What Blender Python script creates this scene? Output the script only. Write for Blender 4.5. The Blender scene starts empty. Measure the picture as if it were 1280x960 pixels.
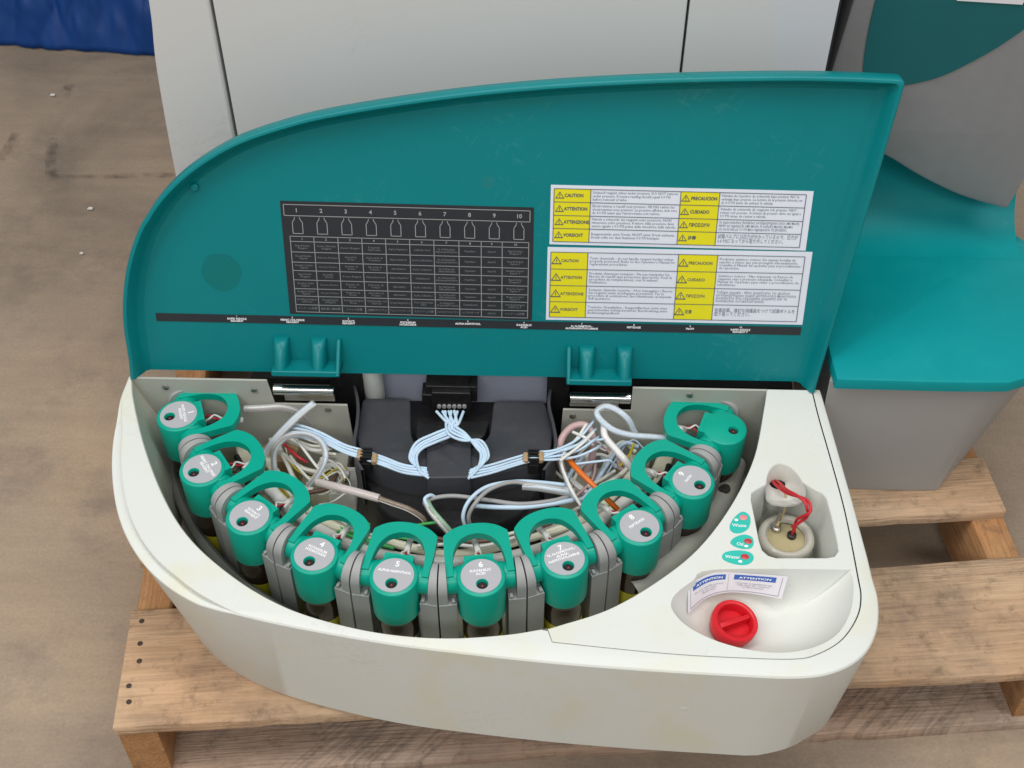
import bpy, bmesh, math, random
from mathutils import noise as mnoise
from mathutils import Vector, Matrix
from mathutils.geometry import tessellate_polygon
random.seed(7)
R_ = math.radians
S = bpy.context.scene
COL = S.collection

# ------------------------------------------------------------------ camera
F_PX, PITCH, ROLL, YAW = 1573.3, .802, .0027, .0237
CPOS = Vector((.4401, -.9463, .9785))
cp, sp = math.cos(PITCH), math.sin(PITCH)
f0, u0, r0 = Vector((0, cp, -sp)), Vector((0, sp, cp)), Vector((1, 0, 0))
cr, sr = math.cos(ROLL), math.sin(ROLL)
r1, u1 = cr*r0+sr*u0, -sr*r0+cr*u0
ZR = Matrix.Rotation(YAW, 3, 'Z')
CR, CU, CW = ZR @ r1, ZR @ u1, ZR @ f0
cam = bpy.data.cameras.new('camera')
cam.sensor_width = 36
cam.lens = 36*F_PX/1280
cam.clip_start, cam.clip_end = .05, 60
camo = bpy.data.objects.new('camera', cam)
COL.objects.link(camo)
M = Matrix.Identity(4)
for i in range(3):
    M[i][0], M[i][1], M[i][2], M[i][3] = CR[i], CU[i], -CW[i], CPOS[i]
camo.matrix_world = M
S.camera = camo

# ------------------------------------------------------------------ world, lamps, exposure
w = bpy.data.worlds.new('World'); S.world = w; w.use_nodes = True
bg = w.node_tree.nodes['Background']
bg.inputs[0].default_value = (.95, .98, 1, 1); bg.inputs[1].default_value = .39
def area(name, loc, target, sx, sy, power, col=(1, .97, .92)):
    l = bpy.data.lights.new(name, 'AREA'); l.shape = 'RECTANGLE'; l.size = sx; l.size_y = sy
    l.energy = power; l.color = col
    o = bpy.data.objects.new(name, l); COL.objects.link(o); o.location = loc
    d = Vector(target)-Vector(loc); o.rotation_euler = d.to_track_quat('-Z', 'Y').to_euler()
    return o
area('ceiling_or_fill_lamp', (-.60, -.75, 2.3), (.35, -.1, 0), .35, 2.2, 20, (1, .98, .95))
area('ceiling_or_fill_lamp', (1.35, -.55, 2.3), (.4, -.1, 0), .35, 2.2, 23, (1, .98, .95))
area('ceiling_or_fill_lamp', (.2, -2.3, 2.3), (.38, 0, .05), 2.4, .35, 35, (1, .98, .95))  # added fill, unseen, brightens the box front, lid and cabinet
area('ceiling_or_fill_lamp', (-1.9, -.75, 2.4), (-.5, .1, -.2), .5, 2.2, 17, (1, .98, .95))  # added fill, unseen, lifts the floor and cabinet on the left
area('ceiling_or_fill_lamp', (.4, .1, 2.6), (.4, -.1, 0), 1.0, .3, 9, (1, .98, .95))
S.view_settings.view_transform = 'Standard'; S.view_settings.look = 'None'
S.view_settings.exposure = -.14; S.view_settings.gamma = 1
S.render.engine = 'CYCLES'
S.cycles.use_denoising = True
S.cycles.max_bounces = 8
S.cycles.transparent_max_bounces = 12
S.cycles.caustics_reflective = False; S.cycles.caustics_refractive = False

# ------------------------------------------------------------------ measuring: a sight line of the camera met with a real plane
def sight(px, py): return CR*((px-640)/F_PX) - CU*((py-480)/F_PX) + CW
def hit(px, py, o, n):
    d = sight(px, py); t = (Vector(o)-CPOS).dot(n)/d.dot(n)
    return CPOS + d*t
def P(px, py, z=0): return hit(px, py, (0, 0, z), Vector((0, 0, 1)))
def PY(px, py, y=0): return hit(px, py, (0, y, 0), Vector((0, 1, 0)))
PHI = .2739
LID_O = Vector((0, -.0098, -.0095))
LID_V = Vector((0, math.sin(PHI), math.cos(PHI))); LID_N = Vector((0, -math.cos(PHI), math.sin(PHI)))
def LP(px, py, off=0):
    q = hit(px, py, LID_O+LID_N*off, LID_N)
    return (q.x, (q-LID_O).dot(LID_V))

# ------------------------------------------------------------------ materials
def srgb(r, g, b):
    f = lambda c: (c/255/12.92) if c/255 <= .04045 else ((c/255+.055)/1.055)**2.4
    return (f(r), f(g), f(b), 1)
MATS = {}
def mat(name, col, rough=.5, metal=0, spec=.5, var=.06, vscale=9, bump=0, bscale=400, trans=0, ior=1.45, coat=0, dirt=None, dscale=6, damt=.25, emit=0, alpha=1, sss=0, scuff=None, scamt=.3):
    if name in MATS: return MATS[name]
    m = bpy.data.materials.new(name); m.use_nodes = True; MATS[name] = m
    nt = m.node_tree; b = nt.nodes['Principled BSDF']
    b.inputs['Roughness'].default_value = rough; b.inputs['Metallic'].default_value = metal
    b.inputs['Specular IOR Level'].default_value = spec
    b.inputs['Transmission Weight'].default_value = trans; b.inputs['IOR'].default_value = ior
    b.inputs['Coat Weight'].default_value = coat; b.inputs['Alpha'].default_value = alpha
    if sss:
        b.inputs['Subsurface Weight'].default_value = sss; b.inputs['Subsurface Scale'].default_value = .01
    if emit:
        b.inputs['Emission Color'].default_value = col; b.inputs['Emission Strength'].default_value = emit
    tc = nt.nodes.new('ShaderNodeTexCoord')
    n = nt.nodes.new('ShaderNodeTexNoise'); n.inputs['Scale'].default_value = vscale; n.inputs['Detail'].default_value = 6
    nt.links.new(tc.outputs['Object'], n.inputs['Vector'])
    mx = nt.nodes.new('ShaderNodeMix'); mx.data_type = 'RGBA'
    lo = tuple(c*(1-var) for c in col[:3])+(1,); hi = tuple(min(1, c*(1+var)) for c in col[:3])+(1,)
    mx.inputs[6].default_value = lo; mx.inputs[7].default_value = hi
    nt.links.new(n.outputs['Fac'], mx.inputs[0])
    out = mx.outputs[2]
    if dirt:
        n2 = nt.nodes.new('ShaderNodeTexNoise'); n2.inputs['Scale'].default_value = dscale; n2.inputs['Detail'].default_value = 8; n2.inputs['Roughness'].default_value = .65
        nt.links.new(tc.outputs['Object'], n2.inputs['Vector'])
        rp = nt.nodes.new('ShaderNodeMapRange'); rp.inputs[1].default_value = .52; rp.inputs[2].default_value = .75; rp.inputs[4].default_value = damt
        nt.links.new(n2.outputs['Fac'], rp.inputs[0])
        m2 = nt.nodes.new('ShaderNodeMix'); m2.data_type = 'RGBA'; m2.inputs[7].default_value = dirt
        nt.links.new(rp.outputs[0], m2.inputs[0]); nt.links.new(out, m2.inputs[6]); out = m2.outputs[2]
    if scuff:
        for ang, sc_ in ((.5, (7, 170, 170)), (-1.1, (9, 210, 210))):
            mr_ = nt.nodes.new('ShaderNodeMapping'); mr_.inputs['Rotation'].default_value = (.3, .2, ang); nt.links.new(tc.outputs['Object'], mr_.inputs['Vector'])
            ms_ = nt.nodes.new('ShaderNodeMapping'); ms_.inputs['Scale'].default_value = sc_; nt.links.new(mr_.outputs[0], ms_.inputs['Vector'])
            ns_ = nt.nodes.new('ShaderNodeTexNoise'); ns_.inputs['Scale'].default_value = 1; ns_.inputs['Detail'].default_value = 2; nt.links.new(ms_.outputs[0], ns_.inputs['Vector'])
            np_ = nt.nodes.new('ShaderNodeTexNoise'); np_.inputs['Scale'].default_value = 8; np_.inputs['Detail'].default_value = 4; nt.links.new(tc.outputs['Object'], np_.inputs['Vector'])
            pm_ = nt.nodes.new('ShaderNodeMath'); pm_.operation = 'MULTIPLY'; nt.links.new(ns_.outputs['Fac'], pm_.inputs[0]); nt.links.new(np_.outputs['Fac'], pm_.inputs[1])
            rs_ = nt.nodes.new('ShaderNodeMapRange'); rs_.inputs[1].default_value = .375; rs_.inputs[2].default_value = .43; rs_.inputs[4].default_value = scamt; nt.links.new(pm_.outputs[0], rs_.inputs[0])
            mk_ = nt.nodes.new('ShaderNodeMix'); mk_.data_type = 'RGBA'; mk_.inputs[7].default_value = scuff; nt.links.new(rs_.outputs[0], mk_.inputs[0]); nt.links.new(out, mk_.inputs[6]); out = mk_.outputs[2]
        nd_ = nt.nodes.new('ShaderNodeTexNoise'); nd_.inputs['Scale'].default_value = 330; nd_.inputs['Detail'].default_value = 2; nt.links.new(tc.outputs['Object'], nd_.inputs['Vector'])
        rd_ = nt.nodes.new('ShaderNodeMapRange'); rd_.inputs[1].default_value = .70; rd_.inputs[2].default_value = .76; rd_.inputs[4].default_value = scamt*1.2; nt.links.new(nd_.outputs['Fac'], rd_.inputs[0])
        mk_ = nt.nodes.new('ShaderNodeMix'); mk_.data_type = 'RGBA'; mk_.inputs[7].default_value = scuff; nt.links.new(rd_.outputs[0], mk_.inputs[0]); nt.links.new(out, mk_.inputs[6]); out = mk_.outputs[2]
    nt.links.new(out, b.inputs['Base Color'])
    # roughness variation
    rr = nt.nodes.new('ShaderNodeMapRange'); rr.inputs[3].default_value = max(0, rough-.06); rr.inputs[4].default_value = min(1, rough+.08)
    nt.links.new(n.outputs['Fac'], rr.inputs[0]); nt.links.new(rr.outputs[0], b.inputs['Roughness'])
    if bump:
        nb = nt.nodes.new('ShaderNodeTexNoise'); nb.inputs['Scale'].default_value = bscale; nb.inputs['Detail'].default_value = 3
        nt.links.new(tc.outputs['Object'], nb.inputs['Vector'])
        bp = nt.nodes.new('ShaderNodeBump'); bp.inputs['Strength'].default_value = bump; bp.inputs['Distance'].default_value = .001
        nt.links.new(nb.outputs['Fac'], bp.inputs['Height']); nt.links.new(bp.outputs[0], b.inputs['Normal'])
    return m
PUTTY = mat('putty_paint', (.67, .69, .655, 1), .48, scuff=(.45, .44, .38, 1), scamt=.13, var=.03, bump=.12, bscale=700, dirt=(.62, .57, .30, 1), dscale=6, damt=.34)
PUTTY_IN = mat('putty_inside', (.62, .62, .53, 1), .55, var=.06, dirt=(.38, .35, .2, 1), dscale=14, damt=.5)
PUTTY_PLATE = mat('putty_sheet_metal', (.43, .43, .385, 1), .5, var=.05, dirt=(.4, .36, .25, 1), dscale=20, damt=.25)  # base darkened to carry the shade on the back plates, plus dirt
PUTTYS = mat('putty_paint_yellowed', (.67, .69, .655, 1), .48, scuff=(.45, .44, .38, 1), scamt=.13, var=.03, bump=.12, bscale=700, dirt=(.66, .60, .27, 1), dscale=10, damt=.42)
CREAM = mat('cream_plastic', (.66, .64, .5, 1), .5, var=.12, vscale=40)
CAB = mat('cabinet_paint', (.60, .605, .60, 1), .5, scuff=(.4, .4, .38, 1), scamt=.15, var=.02, bump=.1, bscale=900)
CABR = mat('cabinet_paint_lit', (.60, .61, .645, 1), .5, var=.02)  # cabinet paint tinted paler blue, the light on this side painted in
TEAL = mat('teal_plastic', (.0005, .190, .205, 1), .34, spec=.38, scuff=(.06, .27, .28, 1), scamt=.16, var=.16, vscale=4, bump=.08, bscale=900, dirt=(.01, .13, .10, 1), dscale=4, damt=.35)
TEALC = mat('teal_console_plastic', (.001, .27, .29, 1), .45, spec=.25, scuff=(.10, .40, .41, 1), scamt=.2, var=.06, vscale=9, bump=.1, bscale=1100, dirt=(.015, .36, .37, 1), dscale=10, damt=.3)
TEALD = mat('teal_dark_print', (.004, .105, .115, 1), .55, var=.04, vscale=30)
GREEN = mat('green_plastic', (.001, .345, .25, 1), .33, spec=.4, var=.05, vscale=30, bump=.05, bscale=1500)
GREYP = mat('grey_plastic', (.34, .345, .345, 1), .5, var=.05, vscale=30, bump=.06, bscale=1500)
GREYD = mat('dark_grey_plastic', (.2, .205, .19, 1), .5, var=.1, vscale=20)
DISC = mat('grey_label_film', (.42, .42, .45, 1), .45, var=.03, vscale=60)
HOOD = mat('grey_textured_cover', (.25, .245, .25, 1), .55, var=.08, vscale=60, bump=.25, bscale=900)
CONS = mat('console_grey_paint', (.33, .325, .315, 1), .55, var=.05, vscale=10, bump=.15, bscale=900)
BLACK = mat('black_plastic', (.012, .012, .013, 1), .4, var=.2, vscale=50, dirt=(.12, .12, .12, 1), dscale=110, damt=.12)
BLACKM = mat('black_satin_cover', (.042, .044, .052, 1), .5, var=.15, vscale=30, dirt=(.16, .16, .16, 1), dscale=60, damt=.1)
SLATE = mat('slate_blue_panel', (.42, .45, .56, 1), .5, var=.1)
DARK = mat('dark_gap', (.01, .01, .01, 1), .8)
SEAM = mat('seam_gap_shade', (.03, .03, .032, 1), .7)  # near-black colour paints the shade inside the panel gaps
CHROME = mat('chrome', (.72, .71, .69, 1), .16, metal=1, var=.05, vscale=60)
STEEL = mat('brushed_steel', (.5, .48, .45, 1), .32, metal=1, var=.1, vscale=40)
WHITE = mat('white_print', (.88, .88, .9, 1), .5, var=.02)
PAPER = mat('label_paper', (.70, .73, .82, 1), .4, var=.03, vscale=30)
PINKPAPER = mat('sticker_paper', (.70, .68, .72, 1), .4, var=.03, vscale=30)
YELLOW = mat('label_yellow', (.74, .67, .012, 1), .4, var=.04, vscale=30)
INK = mat('label_ink', (.09, .10, .13, 1), .5)
INKG = mat('label_ink_grey', (.24, .26, .32, 1), .5)
CHART = mat('chart_film', (.022, .024, .030, 1), .45, var=.15, vscale=25)
CHARTL = mat('chart_line', (.30, .31, .31, 1), .5)
CHARTT = mat('chart_text', (.17, .18, .18, 1), .5)
BLUEH = mat('sticker_blue', (.04, .12, .42, 1), .4)
RED = mat('red_plastic', (.62, .012, .022, 1), .33, var=.06, vscale=50)
REDW = mat('red_wire_sheath', (.55, .02, .03, 1), .35, var=.05)
LED = mat('red_lens', (.5, .05, .06, 1), .2, var=.02)
LEDP = mat('pink_lens', (.75, .25, .27, 1), .3)
TURQ = mat('turquoise_print', (.03, .50, .42, 1), .4, var=.03, vscale=50)
BROWN = mat('brown_glass', (.03, .014, .006, 1), .12, var=.1, coat=.4)
YLAB = mat('bottle_yellow_paper', (.62, .55, .03, 1), .45, var=.05, vscale=40)
GLAB = mat('bottle_grey_paper', (.35, .34, .31, 1), .45, var=.05, vscale=40)
TUBEB = mat('blue_white_tubing', (.52, .66, .80, 1), .3, var=.08, vscale=60, sss=.15)
TUBEC = mat('clear_sleeve', (.90, .90, .90, 1), .10, var=.12, vscale=70, alpha=.33, coat=.9)
TUBEW = mat('white_tubing', (.70, .69, .66, 1), .3, var=.1, vscale=50)
TUBEG = mat('grey_cable', (.33, .33, .33, 1), .4, var=.1, vscale=50)
TUBEBR = mat('brown_wire', (.13, .07, .05, 1), .4, var=.2, vscale=80)
TUBEP = mat('pink_tubing', (.62, .42, .42, 1), .25, var=.12, vscale=60, alpha=.8)
TUBEO = mat('orange_tubing', (.70, .15, .012, 1), .3, var=.1, vscale=80)
WIRER = mat('wire_red', (.4, .015, .03, 1), .4); WIREG = mat('wire_green', (.06, .4, .1, 1), .4)
WIREK = mat('wire_black', (.015, .015, .015, 1), .4); WIREY = mat('wire_yellow', (.6, .5, .03, 1), .4)
AMBER = mat('amber_residue', (.40, .27, .15, 1), .3, var=.2, vscale=80)
JARM = mat('translucent_white_plastic', (.60, .59, .52, 1), .16, alpha=.8, var=.05, vscale=30, sss=.3, coat=.2)
JARIN = mat('yellowed_plastic', (.44, .38, .22, 1), .2, var=.3, vscale=60, sss=.1)
TARP = mat('blue_tarp', (.006, .05, .22, 1), .5, spec=.3, var=.3, vscale=9, bump=.4, bscale=60)
SCRAP = mat('paper_scrap', (.8, .8, .78, 1), .6)

def wood(name, a, b, c, seedoff):
    m = bpy.data.materials.new(name); m.use_nodes = True; nt = m.node_tree; B = nt.nodes['Principled BSDF']
    tc = nt.nodes.new('ShaderNodeTexCoord'); oi = nt.nodes.new('ShaderNodeObjectInfo')
    mp = nt.nodes.new('ShaderNodeMapping'); mp.inputs['Scale'].default_value = (3.5, 22, 22)
    ad = nt.nodes.new('ShaderNodeVectorMath'); ad.operation = 'ADD'
    cmb = nt.nodes.new('ShaderNodeCombineXYZ')
    ml = nt.nodes.new('ShaderNodeMath'); ml.operation = 'MULTIPLY'; ml.inputs[1].default_value = 37+seedoff
    nt.links.new(oi.outputs['Random'], ml.inputs[0])
    for k in range(3): nt.links.new(ml.outputs[0], cmb.inputs[k])
    nt.links.new(tc.outputs['Object'], ad.inputs[0]); nt.links.new(cmb.outputs[0], ad.inputs[1])
    nt.links.new(ad.outputs[0], mp.inputs['Vector'])
    n = nt.nodes.new('ShaderNodeTexNoise'); n.inputs['Scale'].default_value = 1.6; n.inputs['Detail'].default_value = 9; n.inputs['Roughness'].default_value = .6; n.inputs['Distortion'].default_value = .6
    nt.links.new(mp.outputs[0], n.inputs['Vector'])
    rp = nt.nodes.new('ShaderNodeValToRGB'); e = rp.color_ramp.elements
    e[0].position, e[0].color = .3, a; e[1].position, e[1].color = .72, b
    nt.links.new(n.outputs['Fac'], rp.inputs[0])
    # blotchy weathering
    n2 = nt.nodes.new('ShaderNodeTexNoise'); n2.inputs['Scale'].default_value = 9; n2.inputs['Detail'].default_value = 8; n2.inputs['Roughness'].default_value = .7
    nt.links.new(ad.outputs[0], n2.inputs['Vector'])
    mr = nt.nodes.new('ShaderNodeMapRange'); mr.inputs[1].default_value = .47; mr.inputs[2].default_value = .68; mr.inputs[4].default_value = .8
    nt.links.new(n2.outputs['Fac'], mr.inputs[0])
    mx = nt.nodes.new('ShaderNodeMix'); mx.data_type = 'RGBA'; mx.inputs[7].default_value = c
    nt.links.new(mr.outputs[0], mx.inputs[0]); nt.links.new(rp.outputs[0], mx.inputs[6])
    # orange to pale drift along the board
    n7 = nt.nodes.new('ShaderNodeTexNoise'); n7.inputs['Scale'].default_value = 3.2; n7.inputs['Detail'].default_value = 4; nt.links.new(ad.outputs[0], n7.inputs['Vector'])
    r7 = nt.nodes.new('ShaderNodeValToRGB'); r7.color_ramp.elements[0].position = .35; r7.color_ramp.elements[0].color = (1.0, .82, .68, 1); r7.color_ramp.elements[1].position = .65; r7.color_ramp.elements[1].color = (1, 1, .97, 1)
    nt.links.new(n7.outputs['Fac'], r7.inputs[0])
    m7 = nt.nodes.new('ShaderNodeMix'); m7.data_type = 'RGBA'; m7.blend_type = 'MULTIPLY'; m7.inputs[0].default_value = .8
    nt.links.new(mx.outputs[2], m7.inputs[6]); nt.links.new(r7.outputs[0], m7.inputs[7]); mx = m7
    # grime specks
    n8 = nt.nodes.new('ShaderNodeTexNoise'); n8.inputs['Scale'].default_value = 46; n8.inputs['Detail'].default_value = 7; n8.inputs['Roughness'].default_value = .75; nt.links.new(ad.outputs[0], n8.inputs['Vector'])
    r8 = nt.nodes.new('ShaderNodeMapRange'); r8.inputs[1].default_value = .53; r8.inputs[2].default_value = .70; r8.inputs[4].default_value = .7; nt.links.new(n8.outputs['Fac'], r8.inputs[0])
    m8 = nt.nodes.new('ShaderNodeMix'); m8.data_type = 'RGBA'; m8.inputs[7].default_value = (.16, .11, .07, 1); nt.links.new(r8.outputs[0], m8.inputs[0]); nt.links.new(mx.outputs[2], m8.inputs[6]); mx = m8
    # fine dark fibres
    mp2 = nt.nodes.new('ShaderNodeMapping'); mp2.inputs['Scale'].default_value = (18, 300, 300); nt.links.new(ad.outputs[0], mp2.inputs['Vector'])
    n3 = nt.nodes.new('ShaderNodeTexNoise'); n3.inputs['Scale'].default_value = 1; n3.inputs['Detail'].default_value = 4; nt.links.new(mp2.outputs[0], n3.inputs['Vector'])
    m3 = nt.nodes.new('ShaderNodeMix'); m3.data_type = 'RGBA'; m3.blend_type = 'MULTIPLY'; m3.inputs[0].default_value = .5
    r3 = nt.nodes.new('ShaderNodeMapRange'); r3.inputs[1].default_value = .3; r3.inputs[2].default_value = .6; r3.inputs[3].default_value = .55
    nt.links.new(n3.outputs['Fac'], r3.inputs[0]); nt.links.new(r3.outputs[0], m3.inputs[7]); nt.links.new(mx.outputs[2], m3.inputs[6])
    col = m3.outputs[2]
    if name.endswith('grey'):
        mp4 = nt.nodes.new('ShaderNodeMapping'); mp4.inputs['Scale'].default_value = (16, 230, 1); mp6 = nt.nodes.new('ShaderNodeMapping'); mp6.inputs['Rotation'].default_value = (0, 0, -.7); nt.links.new(ad.outputs[0], mp6.inputs['Vector']); nt.links.new(mp6.outputs[0], mp4.inputs['Vector'])
        n5 = nt.nodes.new('ShaderNodeTexNoise'); n5.inputs['Scale'].default_value = 1; n5.inputs['Detail'].default_value = 3; nt.links.new(mp4.outputs[0], n5.inputs['Vector'])
        n6 = nt.nodes.new('ShaderNodeTexNoise'); n6.inputs['Scale'].default_value = 7; n6.inputs['Detail'].default_value = 5; nt.links.new(ad.outputs[0], n6.inputs['Vector'])
        mm = nt.nodes.new('ShaderNodeMath'); mm.operation = 'MULTIPLY'; nt.links.new(n5.outputs['Fac'], mm.inputs[0]); nt.links.new(n6.outputs['Fac'], mm.inputs[1])
        r5 = nt.nodes.new('ShaderNodeMapRange'); r5.inputs[1].default_value = .27; r5.inputs[2].default_value = .40; r5.inputs[4].default_value = .42; nt.links.new(mm.outputs[0], r5.inputs[0])
        m5 = nt.nodes.new('ShaderNodeMix'); m5.data_type = 'RGBA'; m5.inputs[7].default_value = (.07, .06, .055, 1); nt.links.new(r5.outputs[0], m5.inputs[0]); nt.links.new(col, m5.inputs[6]); col = m5.outputs[2]
    nt.links.new(col, B.inputs['Base Color'])
    B.inputs['Roughness'].default_value = .75; B.inputs['Specular IOR Level'].default_value = .25
    bp = nt.nodes.new('ShaderNodeBump'); bp.inputs['Strength'].default_value = .9; bp.inputs['Distance'].default_value = .002
    nt.links.new(n3.outputs['Fac'], bp.inputs['Height']); nt.links.new(bp.outputs[0], B.inputs['Normal'])
    return m
WOOD = wood('pallet_wood', (.47, .33, .215, 1), (.62, .46, .32, 1), (.29, .225, .175, 1), 0)
WOODG = wood('pallet_wood_grey', (.42, .33, .27, 1), (.55, .45, .375, 1), (.30, .235, .20, 1), 5)
WOODO = wood('pallet_wood_orange', (.42, .21, .09, 1), (.55, .32, .16, 1), (.34, .2, .11, 1), 11)

def floor_mat():
    m = bpy.data.materials.new('stained_concrete'); m.use_nodes = True; nt = m.node_tree; B = nt.nodes['Principled BSDF']
    tc = nt.nodes.new('ShaderNodeTexCoord')
    def noise(sc, det, vec=None, rg=.6, dist=0):
        n = nt.nodes.new('ShaderNodeTexNoise'); n.inputs['Scale'].default_value = sc; n.inputs['Detail'].default_value = det; n.inputs['Roughness'].default_value = rg; n.inputs['Distortion'].default_value = dist
        nt.links.new(vec or tc.outputs['Object'], n.inputs['Vector']); return n
    n1 = noise(2.6, 8, dist=.4)
    rp = nt.nodes.new('ShaderNodeValToRGB'); e = rp.color_ramp.elements
    e[0].position, e[0].color = .28, (.225, .178, .136, 1); e[1].position, e[1].color = .74, (.47, .345, .235, 1)
    x = rp.color_ramp.elements.new(.5); x.color = (.365, .283, .21, 1)
    nt.links.new(n1.outputs['Fac'], rp.inputs[0])
    mp = nt.nodes.new('ShaderNodeMapping'); mp.inputs['Scale'].default_value = (3, 22, 1); mp.inputs['Rotation'].default_value = (0, 0, .06)
    nt.links.new(tc.outputs['Object'], mp.inputs['Vector'])
    n2 = noise(1.2, 9, mp.outputs[0], .7)
    m2 = nt.nodes.new('ShaderNodeMix'); m2.data_type = 'RGBA'; m2.blend_type = 'MULTIPLY'; m2.inputs[0].default_value = .3
    r2 = nt.nodes.new('ShaderNodeMapRange'); r2.inputs[1].default_value = .3; r2.inputs[2].default_value = .65; r2.inputs[3].default_value = .55; r2.inputs[4].default_value = 1.1
    nt.links.new(n2.outputs['Fac'], r2.inputs[0]); nt.links.new(rp.outputs[0], m2.inputs[6]); nt.links.new(r2.outputs[0], m2.inputs[7])
    n3 = noise(7, 10, rg=.72)
    r3 = nt.nodes.new('ShaderNodeMapRange'); r3.inputs[1].default_value = .52; r3.inputs[2].default_value = .8; r3.inputs[4].default_value = .75
    nt.links.new(n3.outputs['Fac'], r3.inputs[0])
    m3 = nt.nodes.new('ShaderNodeMix'); m3.data_type = 'RGBA'; m3.inputs[7].default_value = (.16, .135, .118, 1)
    nt.links.new(r3.outputs[0], m3.inputs[0]); nt.links.new(m2.outputs[2], m3.inputs[6])
    n4 = noise(260, 3)
    m4 = nt.nodes.new('ShaderNodeMix'); m4.data_type = 'RGBA'; m4.blend_type = 'MULTIPLY'; m4.inputs[0].default_value = .3
    r4 = nt.nodes.new('ShaderNodeMapRange'); r4.inputs[1].default_value = .3; r4.inputs[2].default_value = .7; r4.inputs[3].default_value = .7; r4.inputs[4].default_value = 1.2
    nt.links.new(n4.outputs['Fac'], r4.inputs[0]); nt.links.new(m3.outputs[2], m4.inputs[6]); nt.links.new(r4.outputs[0], m4.inputs[7])
    nt.links.new(m4.outputs[2], B.inputs['Base Color'])
    B.inputs['Roughness'].default_value = .6; B.inputs['Specular IOR Level'].default_value = .3
    bp = nt.nodes.new('ShaderNodeBump'); bp.inputs['Strength'].default_value = .25; bp.inputs['Distance'].default_value = .002
    nt.links.new(n4.outputs['Fac'], bp.inputs['Height']); nt.links.new(bp.outputs[0], B.inputs['Normal'])
    return m
FLOOR = floor_mat()
def smudge_mat():
    m = bpy.data.materials.new('floor_smudge'); m.use_nodes = True; nt = m.node_tree; B = nt.nodes['Principled BSDF']
    B.inputs['Base Color'].default_value = (.07, .055, .045, 1); B.inputs['Roughness'].default_value = .7
    tc = nt.nodes.new('ShaderNodeTexCoord'); n = nt.nodes.new('ShaderNodeTexNoise'); n.inputs['Scale'].default_value = 55; n.inputs['Detail'].default_value = 6
    nt.links.new(tc.outputs['Object'], n.inputs['Vector'])
    r = nt.nodes.new('ShaderNodeMapRange'); r.inputs[1].default_value = .38; r.inputs[2].default_value = .7; r.inputs[4].default_value = .4
    nt.links.new(n.outputs['Fac'], r.inputs[0]); nt.links.new(r.outputs[0], B.inputs['Alpha'])
    return m
SMUDGE = smudge_mat()

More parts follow.
